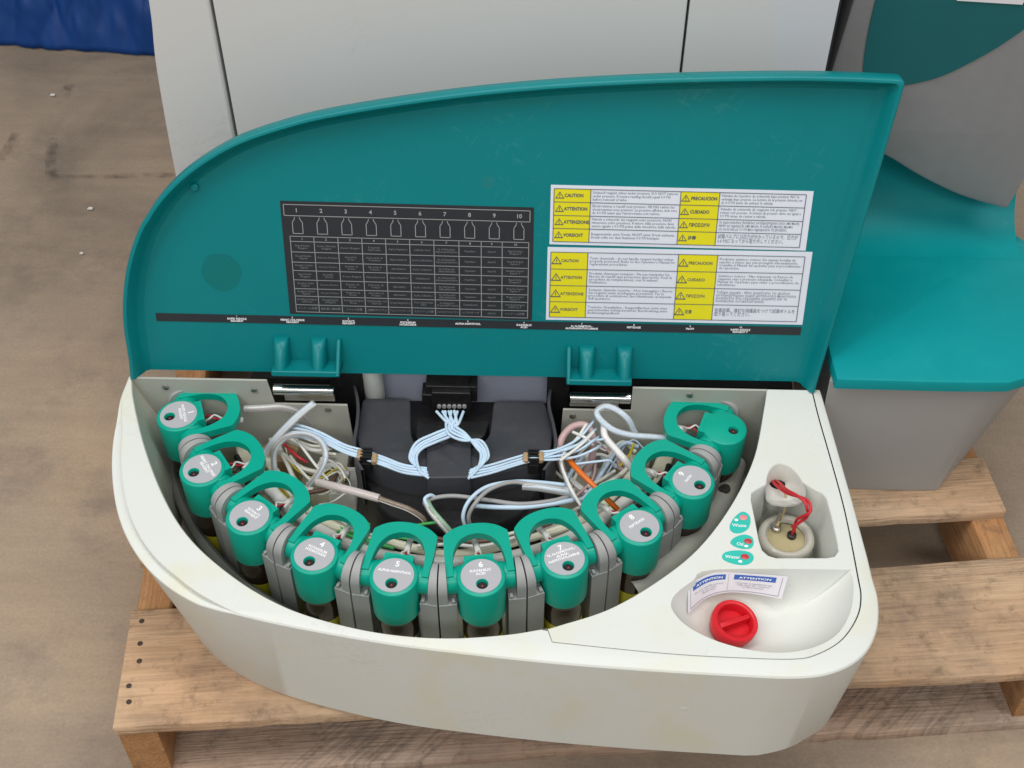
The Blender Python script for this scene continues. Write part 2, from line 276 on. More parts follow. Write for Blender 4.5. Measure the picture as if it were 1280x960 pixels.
# ------------------------------------------------------------------ mesh builder
def fit_poly(loops):
    """triangulate a polygon with holes; loops are lists of (x, y)"""
    tl = [[Vector((p[0], p[1], 0)) for p in l] for l in loops]
    flat = [p for l in loops for p in l]
    tris = tessellate_polygon(tl)
    out = []
    for a, b, c in tris:
        A, Bq, Cq = flat[a], flat[b], flat[c]
        ar = (Bq[0]-A[0])*(Cq[1]-A[1])-(Bq[1]-A[1])*(Cq[0]-A[0])
        out.append((a, b, c) if ar > 0 else (a, c, b))
    return flat, out
def ccw(l):
    a = sum(l[i][0]*l[(i+1) % len(l)][1]-l[(i+1) % len(l)][0]*l[i][1] for i in range(len(l)))
    return l if a > 0 else l[::-1]
class MB:
    def __init__(s): s.v = []; s.f = []; s.m = []
    def add(s, vs, fs, mi=0):
        o = len(s.v); s.v += [tuple(v) for v in vs]; s.f += [tuple(i+o for i in f) for f in fs]; s.m += [mi]*len(fs); return s
    def box(s, a, b, mi=0, mtx=None):
        vs = [Vector((x, y, z)) for z in (a[2], b[2]) for y in (a[1], b[1]) for x in (a[0], b[0])]
        if mtx: vs = [mtx @ v for v in vs]
        return s.add(vs, [(0, 2, 3, 1), (4, 5, 7, 6), (0, 1, 5, 4), (2, 6, 7, 3), (0, 4, 6, 2), (1, 3, 7, 5)], mi)
    def loft(s, loops, closed=True, cap0=False, cap1=False, mi=0):
        n = len(loops[0]); vs = [p for l in loops for p in l]; fs = []
        for k in range(len(loops)-1):
            for i in range(n if closed else n-1):
                j = (i+1) % n; fs.append((k*n+i, k*n+j, (k+1)*n+j, (k+1)*n+i))
        if cap0: fs.append(tuple(range(n))[::-1])
        if cap1: fs.append(tuple((len(loops)-1)*n+i for i in range(n)))
        return s.add(vs, fs, mi)
    def poly(s, loops, z, mi=0, flip=False, f3=None):
        flat, tr = fit_poly(loops)
        if flip: tr = [t[::-1] for t in tr]
        return s.add([(f3(p) if f3 else (p[0], p[1], z)) for p in flat], tr, mi)
    def prism(s, loop, z0, z1, holes=(), mi=0, bev=0):
        loop = ccw(list(loop))
        if bev:
            ins = inset(loop, bev)
            s.loft([[(x, y, z0) for x, y in loop], [(x, y, z1-bev) for x, y in loop], [(x*.7+X*.3, y*.7+Y*.3, z1-bev*.3) for (x, y), (X, Y) in zip(loop, ins)], [(x, y, z1) for x, y in ins]], mi=mi)
            s.poly([ins]+[list(h) for h in holes], z1, mi)
        else:
            s.loft([[(x, y, z0) for x, y in loop], [(x, y, z1) for x, y in loop]], mi=mi)
            s.poly([loop]+[list(h) for h in holes], z1, mi)
        s.poly([loop]+[list(h) for h in holes], z0, mi, flip=True)
        for h in holes:
            h = ccw(list(h))[::-1]
            s.loft([[(x, y, z0) for x, y in h], [(x, y, z1) for x, y in h]], mi=mi)
        return s
    def lathe(s, prof, n=40, c=(0, 0, 0), axis='Z', mi=0, cap0=True, cap1=True):
        loops = []
        for r, z in prof:
            l = []
            for i in range(n):
                a = 2*math.pi*i/n; x, y = r*math.cos(a), r*math.sin(a)
                p = (x, y, z) if axis == 'Z' else (z, x, y) if axis == 'X' else (y, z, x)
                l.append((p[0]+c[0], p[1]+c[1], p[2]+c[2]))
            loops.append(l)
        return s.loft(loops, True, cap0, cap1, mi)
    def tube(s, path, r, n=10, mi=0, caps=True):
        path = [Vector(p) for p in path]; loops = []
        t0 = (path[1]-path[0]).normalized(); nv = t0.orthogonal().normalized()
        for i, p in enumerate(path):
            t = (path[min(i+1, len(path)-1)]-path[max(i-1, 0)]).normalized()
            nv = (nv-t*nv.dot(t)).normalized(); b = t.cross(nv)
            rr = r(i/(len(path)-1)) if callable(r) else r
            loops.append([tuple(p+nv*rr*math.cos(2*math.pi*k/n)+b*rr*math.sin(2*math.pi*k/n)) for k in range(n)])
        return s.loft(loops, True, caps, caps, mi)
    def build(s, name, mats, parent=None, at=(0, 0, 0), sharp=32, bevel=0, smooth=True, seg=2):
        me = bpy.data.meshes.new(name); me.from_pydata(s.v, [], s.f)
        for m in (mats if isinstance(mats, (list, tuple)) else [mats]): me.materials.append(m)
        me.polygons.foreach_set('material_index', s.m)
        bm = bmesh.new(); bm.from_mesh(me); bmesh.ops.remove_doubles(bm, verts=bm.verts, dist=1e-6); bm.to_mesh(me); bm.free()
        if smooth:
            me.shade_smooth(); me.set_sharp_from_angle(angle=R_(sharp))
        me.update()
        o = bpy.data.objects.new(name, me); COL.objects.link(o)
        if parent: o.parent = parent
        o.location = at
        if bevel:
            bv = o.modifiers.new('bevel', 'BEVEL'); bv.width = bevel; bv.segments = seg; bv.limit_method = 'ANGLE'; bv.angle_limit = R_(40)
        return o
def spline(pts, n=8, closed=False):
    pts = [Vector(p) for p in pts]; N = len(pts); out = []
    g = (lambda i: pts[i % N]) if closed else (lambda i: pts[max(0, min(N-1, i))])
    for i in range(N if closed else N-1):
        a, b, c, d = g(i-1), g(i), g(i+1), g(i+2)
        if not closed:
            if i == 0: a = b+(b-c)
            if i == N-2: d = c+(c-b)
        for k in range(n):
            t = k/n
            out.append(.5*((2*b)+(c-a)*t+(2*a-5*b+4*c-d)*t*t+(3*b-a-3*c+d)*t**3))
    if not closed: out.append(pts[-1])
    return out
def s2(pts, n=6, closed=False): return [(p[0], p[1]) for p in spline([(a, b, 0) for a, b in pts], n, closed)]
def inset(loop, d):
    """offset a ccw loop inwards"""
    n = len(loop); out = []
    for i in range(n):
        a, b, c = loop[i-1], loop[i], loop[(i+1) % n]
        e1 = Vector((b[0]-a[0], b[1]-a[1])); e2 = Vector((c[0]-b[0], c[1]-b[1]))
        if e1.length < 1e-9: e1 = e2
        if e2.length < 1e-9: e2 = e1
        n1 = Vector((-e1.y, e1.x)).normalized(); n2 = Vector((-e2.y, e2.x)).normalized()
        m = n1+n2
        m = m/max(.5, m.dot(n1)) if m.length > 1e-6 else n1
        dd = d[i] if isinstance(d, list) else d
        out.append((b[0]+m.x*dd, b[1]+m.y*dd))
    return out
def rrect(x0, y0, x1, y1, r, n=5):
    o = []
    for cx, cy, a in ((x1-r, y0+r, -90), (x1-r, y1-r, 0), (x0+r, y1-r, 90), (x0+r, y0+r, 180)):
        for k in range(n+1):
            t = R_(a+90*k/n); o.append((cx+r*math.cos(t), cy+r*math.sin(t)))
    return o
def roundpoly(pts, r, n=5):
    pts = ccw(list(pts)); N = len(pts); o = []
    for i in range(N):
        p, a, b = Vector(pts[i]), Vector(pts[i-1]), Vector(pts[(i+1) % N])
        rr = r[i] if isinstance(r, list) else r
        da, db = (a-p), (b-p); t = min(rr, da.length*.48, db.length*.48)
        s_, e_ = p+da.normalized()*t, p+db.normalized()*t
        for k in range(n+1):
            u = k/n; q = s_*(1-u)**2+p*2*u*(1-u)+e_*u*u; o.append((q.x, q.y))
    return o
def circ(cx, cy, r, n=28): return [(cx+r*math.cos(2*math.pi*i/n), cy+r*math.sin(2*math.pi*i/n)) for i in range(n)]
_tc = bpy.data.curves.new('lettering', 'FONT'); _to = bpy.data.objects.new('lettering', _tc)
def text(body, size, align='CENTER', bold=0, spacing=1.0, line=1.0, res=2):
    _tc.body = body; _tc.size = size; _tc.align_x = align; _tc.align_y = 'CENTER'; _tc.offset = bold*size; _tc.resolution_u = res
    _tc.space_character = spacing; _tc.space_line = line
    me = _to.to_mesh(); vs = [(v.co.x, v.co.y) for v in me.vertices]; fs = [tuple(p.vertices) for p in me.polygons]
    _to.to_mesh_clear(); return vs, fs
def put_text(mb, body, f3, size, mi, maxw=None, xs=1, **k):
    vs, fs = text(body, size, **k)
    if not vs: return
    if xs != 1: vs = [(x*xs, y) for x, y in vs]
    if maxw:
        w_ = max(v[0] for v in vs)-min(v[0] for v in vs)
        if w_ > maxw: vs = [(x*maxw/w_, y) for x, y in vs]
    mb.add([f3(v) for v in vs], fs, mi)

# ------------------------------------------------------------------ tagging
def tag(o, label=None, cat=None, group=None, kind=None):
    if label: o['label'] = label
    if cat: o['category'] = cat
    if group: o['group'] = group
    if kind: o['kind'] = kind
    return o
def thing(name, label, cat, loc, group=None, rz=0):
    o = bpy.data.objects.new(name, None); COL.objects.link(o); o.empty_display_size = .05
    o.location = loc; o.rotation_euler = (0, 0, rz)
    return tag(o, label, cat, group)
ZF, ZD = -.265, -.15           # floor, pallet deck

# ================================================================== SETTING
mb = MB(); mb.add([(-6, -4, ZF), (7, -4, ZF), (7, 9, ZF), (-6, 9, ZF)], [(0, 1, 2, 3)])
tag(mb.build('floor', FLOOR, smooth=False), kind='structure')
# dark scuff lines on the floor
def scuff(pts, wd):
    m_ = MB(); pts = [P(x, y, ZF+.004) for x, y in pts]; pts = spline(pts, 4); L, Rr = [], []
    for i, p in enumerate(pts):
        t = (pts[min(i+1, len(pts)-1)]-pts[max(i-1, 0)]).normalized(); n_ = Vector((-t.y, t.x, 0))*wd*(.7+.5*random.random())
        L.append(p+n_); Rr.append(p-n_)
    m_.loft([L, Rr], closed=False)
    o = m_.build('floor_stain', SMUDGE, smooth=False); tag(o, kind='structure')
scuff([(66, 172), (63, 195), (63, 219)], .010)
scuff([(63, 219), (110, 221), (160, 219), (217, 218)], .006)
scuff([(85, 106), (83, 120)], .008)
scuff([(20, 165), (0, 200)], .008)
for px, py, lb in ((66, 119, 'tiny white paper scrap on the floor in front of the blue tarp'), (113, 261, 'tiny white paper scrap on the open floor below the dark corner mark'), (102, 317, 'faint smallest paper scrap on the floor, lowest of the three')):
    q = P(px, py, ZF+.003); mb = MB(); s_ = .0042 if py < 300 else .0028
    mb.prism([(-s_, -s_*.5), (s_*.9, -s_*.6), (s_, s_*.3), (-s_*.4, s_*.6)], 0, .002)
    tag(mb.build('paper_scrap', SCRAP, at=q), lb, 'paper scrap', 'paper scraps on the floor')

# ---- blue tarp
mb = MB(); nu, nv = 150, 70; vs = []; fs = []
a, b = P(-150, 46, ZF), P(260, 76, ZF)
for j in range(nv):
    for i in range(nu):
        u, v = i/(nu-1), j/(nv-1)
        q = a.lerp(b, u)
        rn = lambda a_, b_, o_: abs(mnoise.noise(Vector((a_, b_, o_))))
        fold = (.050*rn(u*5+v*1.5, v*2.2, 1)+.030*rn(u*12-v*2, v*5, 4)+.014*rn(u*26+v*4, v*12, 8))*(.25+.75*min(1, v*6))
        q = Vector((q.x, q.y+v*.30-fold, ZF+.004+v*.6+.03*rn(u*7, v*6, 11)*min(1, v*5)))
        vs.append(q)
for j in range(nv-1):
    for i in range(nu-1): fs.append((j*nu+i, j*nu+i+1, (j+1)*nu+i+1, (j+1)*nu+i))
mb.add(vs, fs); o = mb.build('blue_tarp', TARP, sharp=180)
sd = o.modifiers.new('solid', 'SOLIDIFY'); sd.thickness = .003
tag(o, 'crumpled blue tarp hanging to the floor behind the machine', 'tarp')

# ================================================================== PALLET
PR = R_(5.5)
pal = thing('wooden_pallet', 'weathered wooden pallet carrying the reagent box and cabinet', 'pallet', (.033, -.339, ZF), rz=PR)
def plank(name, u0, u1, v0, v1, z0, z1, m_, along='u', rough=.0025):
    """board whose grain runs along local x of its own object"""
    L, Wd, T = (u1-u0, v1-v0, z1-z0) if along == 'u' else (v1-v0, u1-u0, z1-z0)
    nx, ny = max(8, int(L/.02)), 5; mb_ = MB()
    ph = [random.uniform(0, 6) for _ in range(6)]
    wob = lambda i, k: rough*(.5*math.sin(i*.21+ph[k])+.3*math.sin(i*.53+ph[k+1]))+random.uniform(-.0004, .0004)
    e0 = [wob(i, 0) for i in range(nx+1)]; e1 = [wob(i, 2) for i in range(nx+1)]
    hz = [random.uniform(-.0006, .0006) for _ in range(nx+1)]
    nick = {random.randint(2, nx-2): random.uniform(.001, .003) for _ in range(3)}
    rows = []
    for i in range(nx+1):
        x = L*i/nx-L/2; k = nick.get(i, 0); y0, y1 = -Wd/2+e0[i]+k, Wd/2+e1[i]
        b_ = .0015
        rows.append([(x, y0, 0), (x, y0, T-b_+hz[i]), (x, y0+b_, T+hz[i])]+[(x, y0+(y1-y0)*t, T+hz[i]*.5) for t in (.25, .5, .75)]+[(x, y1-b_, T), (x, y1, T-b_), (x, y1, 0)])
    mb_.loft(rows, closed=True, cap0=True, cap1=True)
    # recalc outward
    o_ = mb_.build(name, m_, pal, at=((u0+u1)/2, (v0+v1)/2, z0), sharp=50)
    bm = bmesh.new(); bm.from_mesh(o_.data); bmesh.ops.recalc_face_normals(bm, faces=bm.faces); bm.to_mesh(o_.data); bm.free()
    if along == 'v': o_.rotation_euler = (0, 0, math.pi/2)
    return o_
boards = [(0, .141), (.2055, .287), (.345, .44), (.545, .64), (.69, .78), (.84, .97)]
front_board = None
for i, (v0, v1) in enumerate(boards):
    o = plank('deck_board', random.uniform(-.003, .002), .975+random.uniform(-.004, .004), v0, v1, .101, .115, WOOD)
    if i == 0: front_board = o
for u0_, u1_, m_ in ((.001, .039, WOODO), (.468, .506, WOODG), (.937, .974, WOODO)): plank('stringer', u0_, u1_, .004, .968, .017, .101, m_, 'v', .001)
for v0, v1 in ((-.002, .098), (.43, .53), (.87, .968)): plank('bottom_board', .0, .974, v0, v1, 0, .017, WOODG)
for px, py in ((177, 776), (175, 804), (174, 826), (161, 857), (161, 877)):
    q = P(px, py, ZD+.0006); q = Matrix.Rotation(-PR, 3, 'Z') @ (q-Vector((.033, -.339, 0)))
    mb = MB(); mb.lathe([(.0029*random.uniform(.85, 1.15), -.004), (.0029, .0), (.002, .0003)], 9)
    mb.build('nail', mat('rusty_nail', (.05, .035, .028, 1), .7), front_board, at=(q.x-front_board.location.x, q.y-front_board.location.y, .0143))

# ================================================================== MAIN CABINET
CY = .16
cab = thing('analyzer_cabinet', 'large pale grey cabinet standing behind the open teal lid', 'cabinet', (.4, .5, ZD))
CB = Vector((-.4, -.5, -ZD))
ZT = 1.05
lp = [(PY(185, 0, CY).x+.022, ZT), (.066, .52), (.060, .36), (.052, .28), (.0465, .15), (.047, .05), (.052, -.06), (.058, ZD+.04)]
lp = s2(lp, 5)
def panel(name, poly_xz, y0, y1, m_, bev=.0025):
    mb_ = MB(); l = ccw([(x, z) for x, z in poly_xz])
    # build in xz then stand up
    mb_.prism(l, 0, y1-y0)
    mb_.v = [(x, y1-h, z) for x, z, h in mb_.v]
    return mb_.build(name, m_, cab, at=CB, bevel=bev)
s1a, s1b = PY(265, 0, CY), PY(293, 170, CY)
s2a, s2b = PY(861, 0, CY), PY(852, 88, CY)
s3a, s3b = PY(1053, 0, CY), PY(1036, 85, CY)
x1, x2, x3 = (s1a.x+s1b.x)/2, (s2a.x+s2b.x)/2, (s3a.x+s3b.x)/2
g = .0016
panel('left_panel', lp+[(x1-g, ZD+.04), (x1-g, ZT)], CY, CY+.05, CAB)
panel('front_panel', [(x1+g, ZD+.04), (x2-.0012, ZD+.04), (x2-.0012, ZT), (x1+g, ZT)], CY, CY+.05, CAB)
xk = PY(969, 44, CY).x
mb = MB()
zb = ZD+.04
A0, A1 = (PY(970, 88, CY).x, .293), (PY(968, 0, CY).x, .370)
sl = (A1[0]-A0[0])/(A1[1]-A0[1]); kx = lambda z: A0[0]+sl*(z-A0[1])
zs = [zb, .2, .293, .370, .43]
mb.loft([[(x2+.0012, CY+.05, z) for z in zs], [(x2+.0012, CY, z) for z in zs], [(min(x3-.02, kx(max(z, .2))), CY, z) for z in zs]], closed=False)
mb.build('right_panel', CAB, cab, at=CB, sharp=10)
mb = MB()
mb.loft([[(min(x3-.02, kx(max(z, .2))), CY, z) for z in zs], [(x3-.0008, CY+.008, z) for z in zs], [(x3-.0004, CY+.06, z) for z in zs]], closed=False)
mb.build('corner_panel', CABR, cab, at=CB, sharp=20)  # facet edge follows a shading boundary, its lit tone put into the paint
mb = MB(); mb.box((x2+.0012, CY+.0, .43), (x3-.0008, CY+.05, ZT)); mb.build('upper_panel', CAB, cab, at=CB, bevel=.002)
mb = MB(); mb.box((.075, CY+.02, ZD), (x3+.0045, .95, ZT-.01)); mb.build('inner_frame', SEAM, cab, at=CB)  # dark backing that paints the shade in the panel seams
mb = MB(); mb.loft([[(x, CY+.05, z) for x, z in lp], [(x+.004, .95, z) for x, z in lp]], closed=False); mb.build('side_skin', CAB, cab, at=CB)

mb = MB(); mb.box((x3-.02, CY+.10, ZD), (.7565, CY+.12, .7)); mb.build('rear_filler', SEAM, cab, at=CB)  # added dark sheet closing the gap beside the hood
# ================================================================== SIDE CONSOLE
con = thing('side_console', 'grey side console with teal top shelf right of the open lid', 'console', (.87, .15, ZD))
KB = Vector((-.87, -.15, -ZD))
ZTOP = .035
def K(px, py): q = P(px, py, ZTOP); return (q.x, q.y)
tl = K(1041, 473); tr = K(1268, 478)
edge = [(.757, .30), (.757, .012), (.764, -.002)]
front = [K(1046, 474), K(1120, 476), K(1200, 478), K(1262, 478)]
rs = [K(1290, 470), K(1320, 440), K(1330, 400), K(1315, 350), K(1285, 305), K(1266, 290)]
back = [K(1258, 270)]
outl = [(.757, .30), (.757, .02)]+s2(front, 3)+s2(rs, 4)
bk = .262
outl = [p for p in outl if p[1] <= bk]
outl = [(.757, bk)]+outl+[(K(1262, 286)[0], bk)]
mb = MB(); mb.prism(ccw(outl), ZTOP-.014, ZTOP, bev=.003)
mb.build('teal_top', TEALC, con, at=KB, sharp=40)
# curved upstand at the back of the shelf
mb = MB(); xr = K(1262, 286)[0]
ra = .075; prof = [(bk-ra-.004, ZTOP+.0001)]+[(bk-ra+ra*math.sin(R_(a)), ZTOP+.0002+ra*(1-math.cos(R_(a)))) for a in range(0, 91, 6)]+[(bk, ZTOP+.13), (bk, ZTOP+.25)]
mb.loft([[(.757, y, z) for y, z in prof], [(xr, y, z) for y, z in prof], [(xr+.0004, y+.003, z-.02) for y, z in prof]], closed=False)
mb.build('back_wall', TEALC, con, at=KB, sharp=60)
# base: narrows towards the deck
bt = [(.760, .26), (.760, .008)]+[(x-.004, y+.009) for x, y in s2(front, 3)]+[(x-.004, y+.008) for x, y in s2(rs[:4], 4)]+[(1.0, .26)]
bb = [(.765, .26), (.765, .012)]+[(.765+(x-.765)*.83, y+.005) for x, y in s2(front, 3)]+[(.765+(x-.765)*.80, y*.9+.015) for x, y in s2(rs[:4], 4)]+[(.95, .26)]
mb = MB(); L0 = [(x, y, ZD+.001) for x, y in bb]; L1 = [(x, y, ZTOP-.013) for x, y in bt]
mb.loft([L0, [(a_[0]*.5+b_[0]*.5, a_[1]*.5+b_[1]*.5, a_[2]*.5+b_[2]*.5) for a_, b_ in zip(L0, L1)], L1], closed=True, cap0=True, cap1=True)
mb.build('base', CONS, con, at=KB, sharp=40)
# grey hood leaning over the shelf
HY = .20
def HP(px, py, y=HY): q = PY(px, py, y); return (q.x, q.z)
low = s2([HP(1017, 160), HP(1065, 176), HP(1110, 197), HP(1150, 221), HP(1200, 245), HP(1257, 262)], 5)
right = s2([HP(1262, 258), HP(1275, 236), HP(1300, 190), HP(1345, 100), HP(1390, 0)], 4)
top = [(1.25, .62), (.74, .62), (HP(1057, 0)[0]+.012, .40)]
hl = ccw(low+right+top)
mb = MB(); mb.prism(hl, 0, .045, bev=.004); mb.v = [(x, HY+.045-h, z) for x, z, h in mb.v]
mb.build('hood', HOOD, con, at=KB, sharp=30)
tp = s2([HP(1108, -50), HP(1094, 0), HP(1084, 45), HP(1079, 80), HP(1078, 108)], 4)+s2([HP(1100, 110), HP(1140, 104), HP(1180, 93), HP(1230, 68), HP(1262, 48), HP(1290, 26), HP(1325, -20)], 4)
mb = MB(); mb.prism(ccw(tp), 0, .002); mb.v = [(x, HY-.0005-h+.001, z) for x, z, h in mb.v]
mb.build('teal_print', TEALD, con, at=KB)
a_, b_ = HP(1195, -1), HP(1277, 4); mb = MB()
mb.add([(a_[0], HY-.003, a_[1]), (b_[0], HY-.003, b_[1]), (b_[0]+.005, HY-.003, b_[1]+.03), (a_[0]+.004, HY-.003, a_[1]+.03)], [(0, 1, 2, 3)])
o = mb.build('paper_sticker', PINKPAPER, con, at=KB, smooth=False); sd = o.modifiers.new('t', 'SOLIDIFY'); sd.thickness = .0004

# ================================================================== REAGENT BOX
box_ = thing('reagent_box', 'off-white curved reagent box with teal lid standing open', 'reagent box', (.38, -.17, ZD))
BB = Vector((-.38, .17, -ZD))
Opts = [(-.001, -.043), (.004, -.092), (.016, -.141), (.034, -.187), (.057, -.2245), (.085, -.255), (.119, -.279), (.160, -.2965), (.203, -.3080), (.262, -.3195), (.325, -.3297), (.398, -.338), (.469, -.3445), (.54, -.349), (.611, -.352), (.675, -.3535), (.712, -.347), (.741, -.329), (.758, -.302), (.765, -.270), (.764, -.243)]
O = s2([(.0, -.003)]+Opts, 5)+[(.7635, -.22), (.760, -.15), (.755, -.07), (.7505, 0)]
O = [(0, 0)]+O
nO = len(O)
# groove for the lid on the curved left side
dep = []
acc = 0
for i, p in enumerate(O):
    t = acc; x, y = p
    if x < .175 and y < -.03: d = .0092*min(1, (-.03-y)/.05)*max(0, min(1, (.172-x)/.07))
    else: d = 0
    dep.append(.0012+d)
S1 = inset(O+[(.75, .4), (0, .4)], dep+[0, 0])[:nO]
S1[0] = (.0012, 0); S1[-1] = (O[-1][0]-.0012, 0)
S2_ = inset(S1+[(.75, .4), (0, .4)], .0012)[:nO]; S2_[0] = (.0024, 0); S2_[-1] = (S1[-1][0]-.0012, 0)
dbt = [.003+.0365*max(0, min(1, (.36-x)/.34))**2.2+.012*max(0, min(1, (x-.66)/.06))*(1 if y < -.2 else max(0, min(1, (-.05-y)/.15))) for x, y in O]
Obot = inset(O+[(.75, .4), (0, .4)], dbt+[0, 0])[:nO]; Obot[0] = (dbt[0], 0); Obot[-1] = (O[-1][0]-.004, 0)
Omid = inset(O+[(.75, .4), (0, .4)], [d-.003 for d in dbt]+[0, 0])[:nO]; Omid[0] = (dbt[0]-.003, 0); Omid[-1] = (O[-1][0]-.001, 0)
inner = [(.004, -.003), (.0135, -.035), (.041, -.102), (.077, -.17), (.114, -.2195), (.165, -.263), (.215, -.2925), (.265, -.3095), (.316, -.3195), (.368, -.322), (.42, -.317), (.458, -.309)]
innerR = [(.458, -.309), (.469, -.305), (.514, -.2865), (.559, -.2555), (.602, -.215), (.640, -.159), (.669, -.096), (.686, -.03), (.692, -.003)]
inL = s2(inner, 6); inR = s2(innerR, 6)
seam_px = [(690, 803), (765, 811), (840, 818), (907, 822), (990, 824.5), (1023, 818), (1053, 800), (1072, 772), (1077, 747), (1073, 720), (1057, 640), (1040, 577), (1025, 525), (1016, 489)]
seam = [tuple(P(x, y, 0)[:2]) for x, y in seam_px]
seam = s2(seam, 5)
seam[-1] = (seam[-1][0], 0)
frame_loop = list(S2_)+seam[::-1]+[(seam[0][0]-.004, seam[0][1]+.012)]+inL[::-1][1:]+[(.004, 0)]
mb = MB()
zz = lambda l, z: [(x, y, z) for x, y in l]
ext_ = [(.75, .4), (0, .4)]
lg = [-.0012-.0070*min(1, max(0, d-.0012)/.005) for d in dep]
led = inset(O+ext_, [max(.0009, d-.0004) for d in dep]+[0, 0])[:nO]; led[0] = (.001, 0); led[-1] = (O[-1][0]-.001, 0)
o5 = inset(O+ext_, .0006)[:nO]; o5[0] = (.0006, 0); o5[-1] = (O[-1][0]-.0006, 0)
zv = lambda l, za: [(p[0], p[1], z) for p, z in zip(l, za)]
mb.loft([zz(Obot, ZD+.001), zz(Omid, ZD+.006), zv(O, [z-.0012 for z in lg]), zv(o5, [z-.0002 for z in lg]), zv(led, [z+.0001 for z in lg]), zv(S1, [max(z*.5, -.0009) for z in lg]), zz(S2_, 0)], closed=False)
mb.poly([frame_loop], 0)
# inner wall of the well
rim = [(x, y) for x, y in inL]
def rin(k):
    ds = [-(.012+.030*max(0, 1+y/.1) if x < .2 else .012)*k for x, y in rim]
    q_ = [out2(rim, d)[i] for i, d in enumerate(ds)]; q_[0] = (q_[0][0], -.003); return q_
def out2(l, d):
    o_ = []
    for i, p in enumerate(l):
        a_, b_ = l[max(0, i-1)], l[min(len(l)-1, i+1)]; t = Vector((b_[0]-a_[0], b_[1]-a_[1])).normalized(); o_.append((p[0]+t.y*d, p[1]-t.x*d))
    return o_
mb.loft([zz(rim, 0), zz(out2(rim, -.001), -.0012), zz(out2(rim, -.0005), -.004), zz(rin(.4), -.06), zz(rin(1), -.147)], closed=False, mi=1)
# seam wall
mb.loft([zz(seam, 0), zz(seam, -.006)], closed=False, mi=2)
o = mb.build('shell', [PUTTYS, PUTTY_IN, DARK], box_, at=BB, sharp=28)
bm = bmesh.new(); bm.from_mesh(o.data); bmesh.ops.recalc_face_normals(bm, faces=bm.faces); bm.to_mesh(o.data); bm.free()
mb = MB(); mb.loft([zz(out2(seam, -.003), -.0035), zz(out2(seam, .003), -.0035)], closed=False); mb.build('seam_gap_shade', DARK, box_, at=BB)  # dark strip under the seam, painting the shade in the gap
# small mould mark on the front wall
q = PY(857, 886, -.351)
mb = MB(); mb.lathe([(.006, 0), (.0055, .0006), (.003, .0008)], 18, axis='Y'); mb.v = [(x, -y, z*.5) for x, y, z in mb.v]
mb.build('moulding_mark', PUTTY, box_, at=BB+Vector((q.x, -.3505, q.z)))
# top panel with pocket and bowl
def off_seam(d): return out2(seam, -d)
sm = out2(seam, -.0009)
if (Vector(sm[20])-Vector((.6, -.2))).length > (Vector(seam[20])-Vector((.6, -.2))).length: sm = out2(seam, .0009)
sm[-1] = (sm[-1][0], 0)
pl = sm+[(.692, 0)]+inR[::-1]
pl = [p for i, p in enumerate(pl) if i == 0 or (Vector(p)-Vector(pl[i-1])).length > 1e-5]
pl = ccw(pl)
# pocket outline with the egg shaped scoop let into its back edge
ez = 0
egg_px = [(957.5, 616), (957, 605), (959, 593), (965, 583), (974, 578.5), (985, 581), (996, 590), (1004, 602), (1008, 614)]
egg_low_px = [(1006, 621), (997, 625), (984, 626.5), (969, 625), (960, 621)]
eggU = [tuple(P(x, y, 0)[:2]) for x, y in egg_px]
def rp(pxs): return [tuple(P(x, y, 0)[:2]) for x, y in pxs]
pock = rp([(957.5, 612), (944, 612), (938.5, 616), (938, 625), (943, 650), (948, 676), (952, 688), (960, 695), (970, 698), (1034, 698), (1044, 696), (1049, 689), (1047, 676), (1040, 645), (1034, 623), (1029, 616), (1020, 612), (1009, 612)])
hole1 = pock[1:-1]+s2(eggU[1:-1], 4)[::-1]
hole1 = ccw(hole1)
bowl_px = [(893, 712), (1050, 712), (1061, 714), (1066, 722), (1067, 740), (1063, 765), (1050, 789), (1030, 804), (1003, 813), (970, 816), (930, 811), (890, 799), (858, 782), (842, 765), (839, 753), (846, 741), (866, 726)]
bw = rp(bowl_px)
bowl = ccw([tuple(v) for v in roundpoly(bw[:3], 0)] and bw)
bowl = s2(bowl, 4, True)
mb = MB()
mb.poly([inset(pl, .0008), hole1[::-1], bowl[::-1]], 0)
mb.loft([zz(inset(pl, .0008), 0), zz(inset(pl, .0002), -.0004), zz(pl, -.0012), zz(pl, -.05)])
def lin(l, zlist):  # hole walls going down; zlist = [(inset outward distance, z)]
    return [zz(inset(l, -d), z) for d, z in zlist]
mb.loft(lin(hole1[::-1], [(0, 0), (.0, -.0)]) if False else [zz(hole1, 0), zz(inset(hole1, .0006), -.0006), zz(inset(hole1, .001), -.002)])
pk = inset(hole1, .001)
mb.loft([zz(pk, -.002), zz(inset(hole1, .004), -.075), zz(inset(hole1, .008), -.08)])
mb.poly([inset(hole1, .008)], -.08)
# bowl
def star(l, c, s_): return [(c[0]+(x-c[0])*s_, c[1]+(y-c[1])*s_) for x, y in l]
bc = P(945, 748, 0); loops = []
D = .042
for s_ in (1, .985, .965, .93, .88, .8, .7, .58, .44, .28, .12):
    d_ = D*(1-max(0, (s_-.02)/.98)**3.4)
    if s_ == 1: d_ = 0
    loops.append([(p[0], p[1], -d_) for p in star(bowl, (bc.x, bc.y-.004*(1-s_)), s_)])
mb.loft(loops, cap1=True)
o = mb.build('top_panel', PUTTY, box_, at=BB, sharp=34)
bm = bmesh.new(); bm.from_mesh(o.data)
bmesh.ops.remove_doubles(bm, verts=bm.verts, dist=2e-6); bmesh.ops.recalc_face_normals(bm, faces=bm.faces); bm.to_mesh(o.data); bm.free()
# right wall of the well
mb = MB(); mb.loft([zz(inR, -.0012), zz(inR, -.147)], closed=False); mb.build('well_wall', PUTTY_PLATE, box_, at=BB)
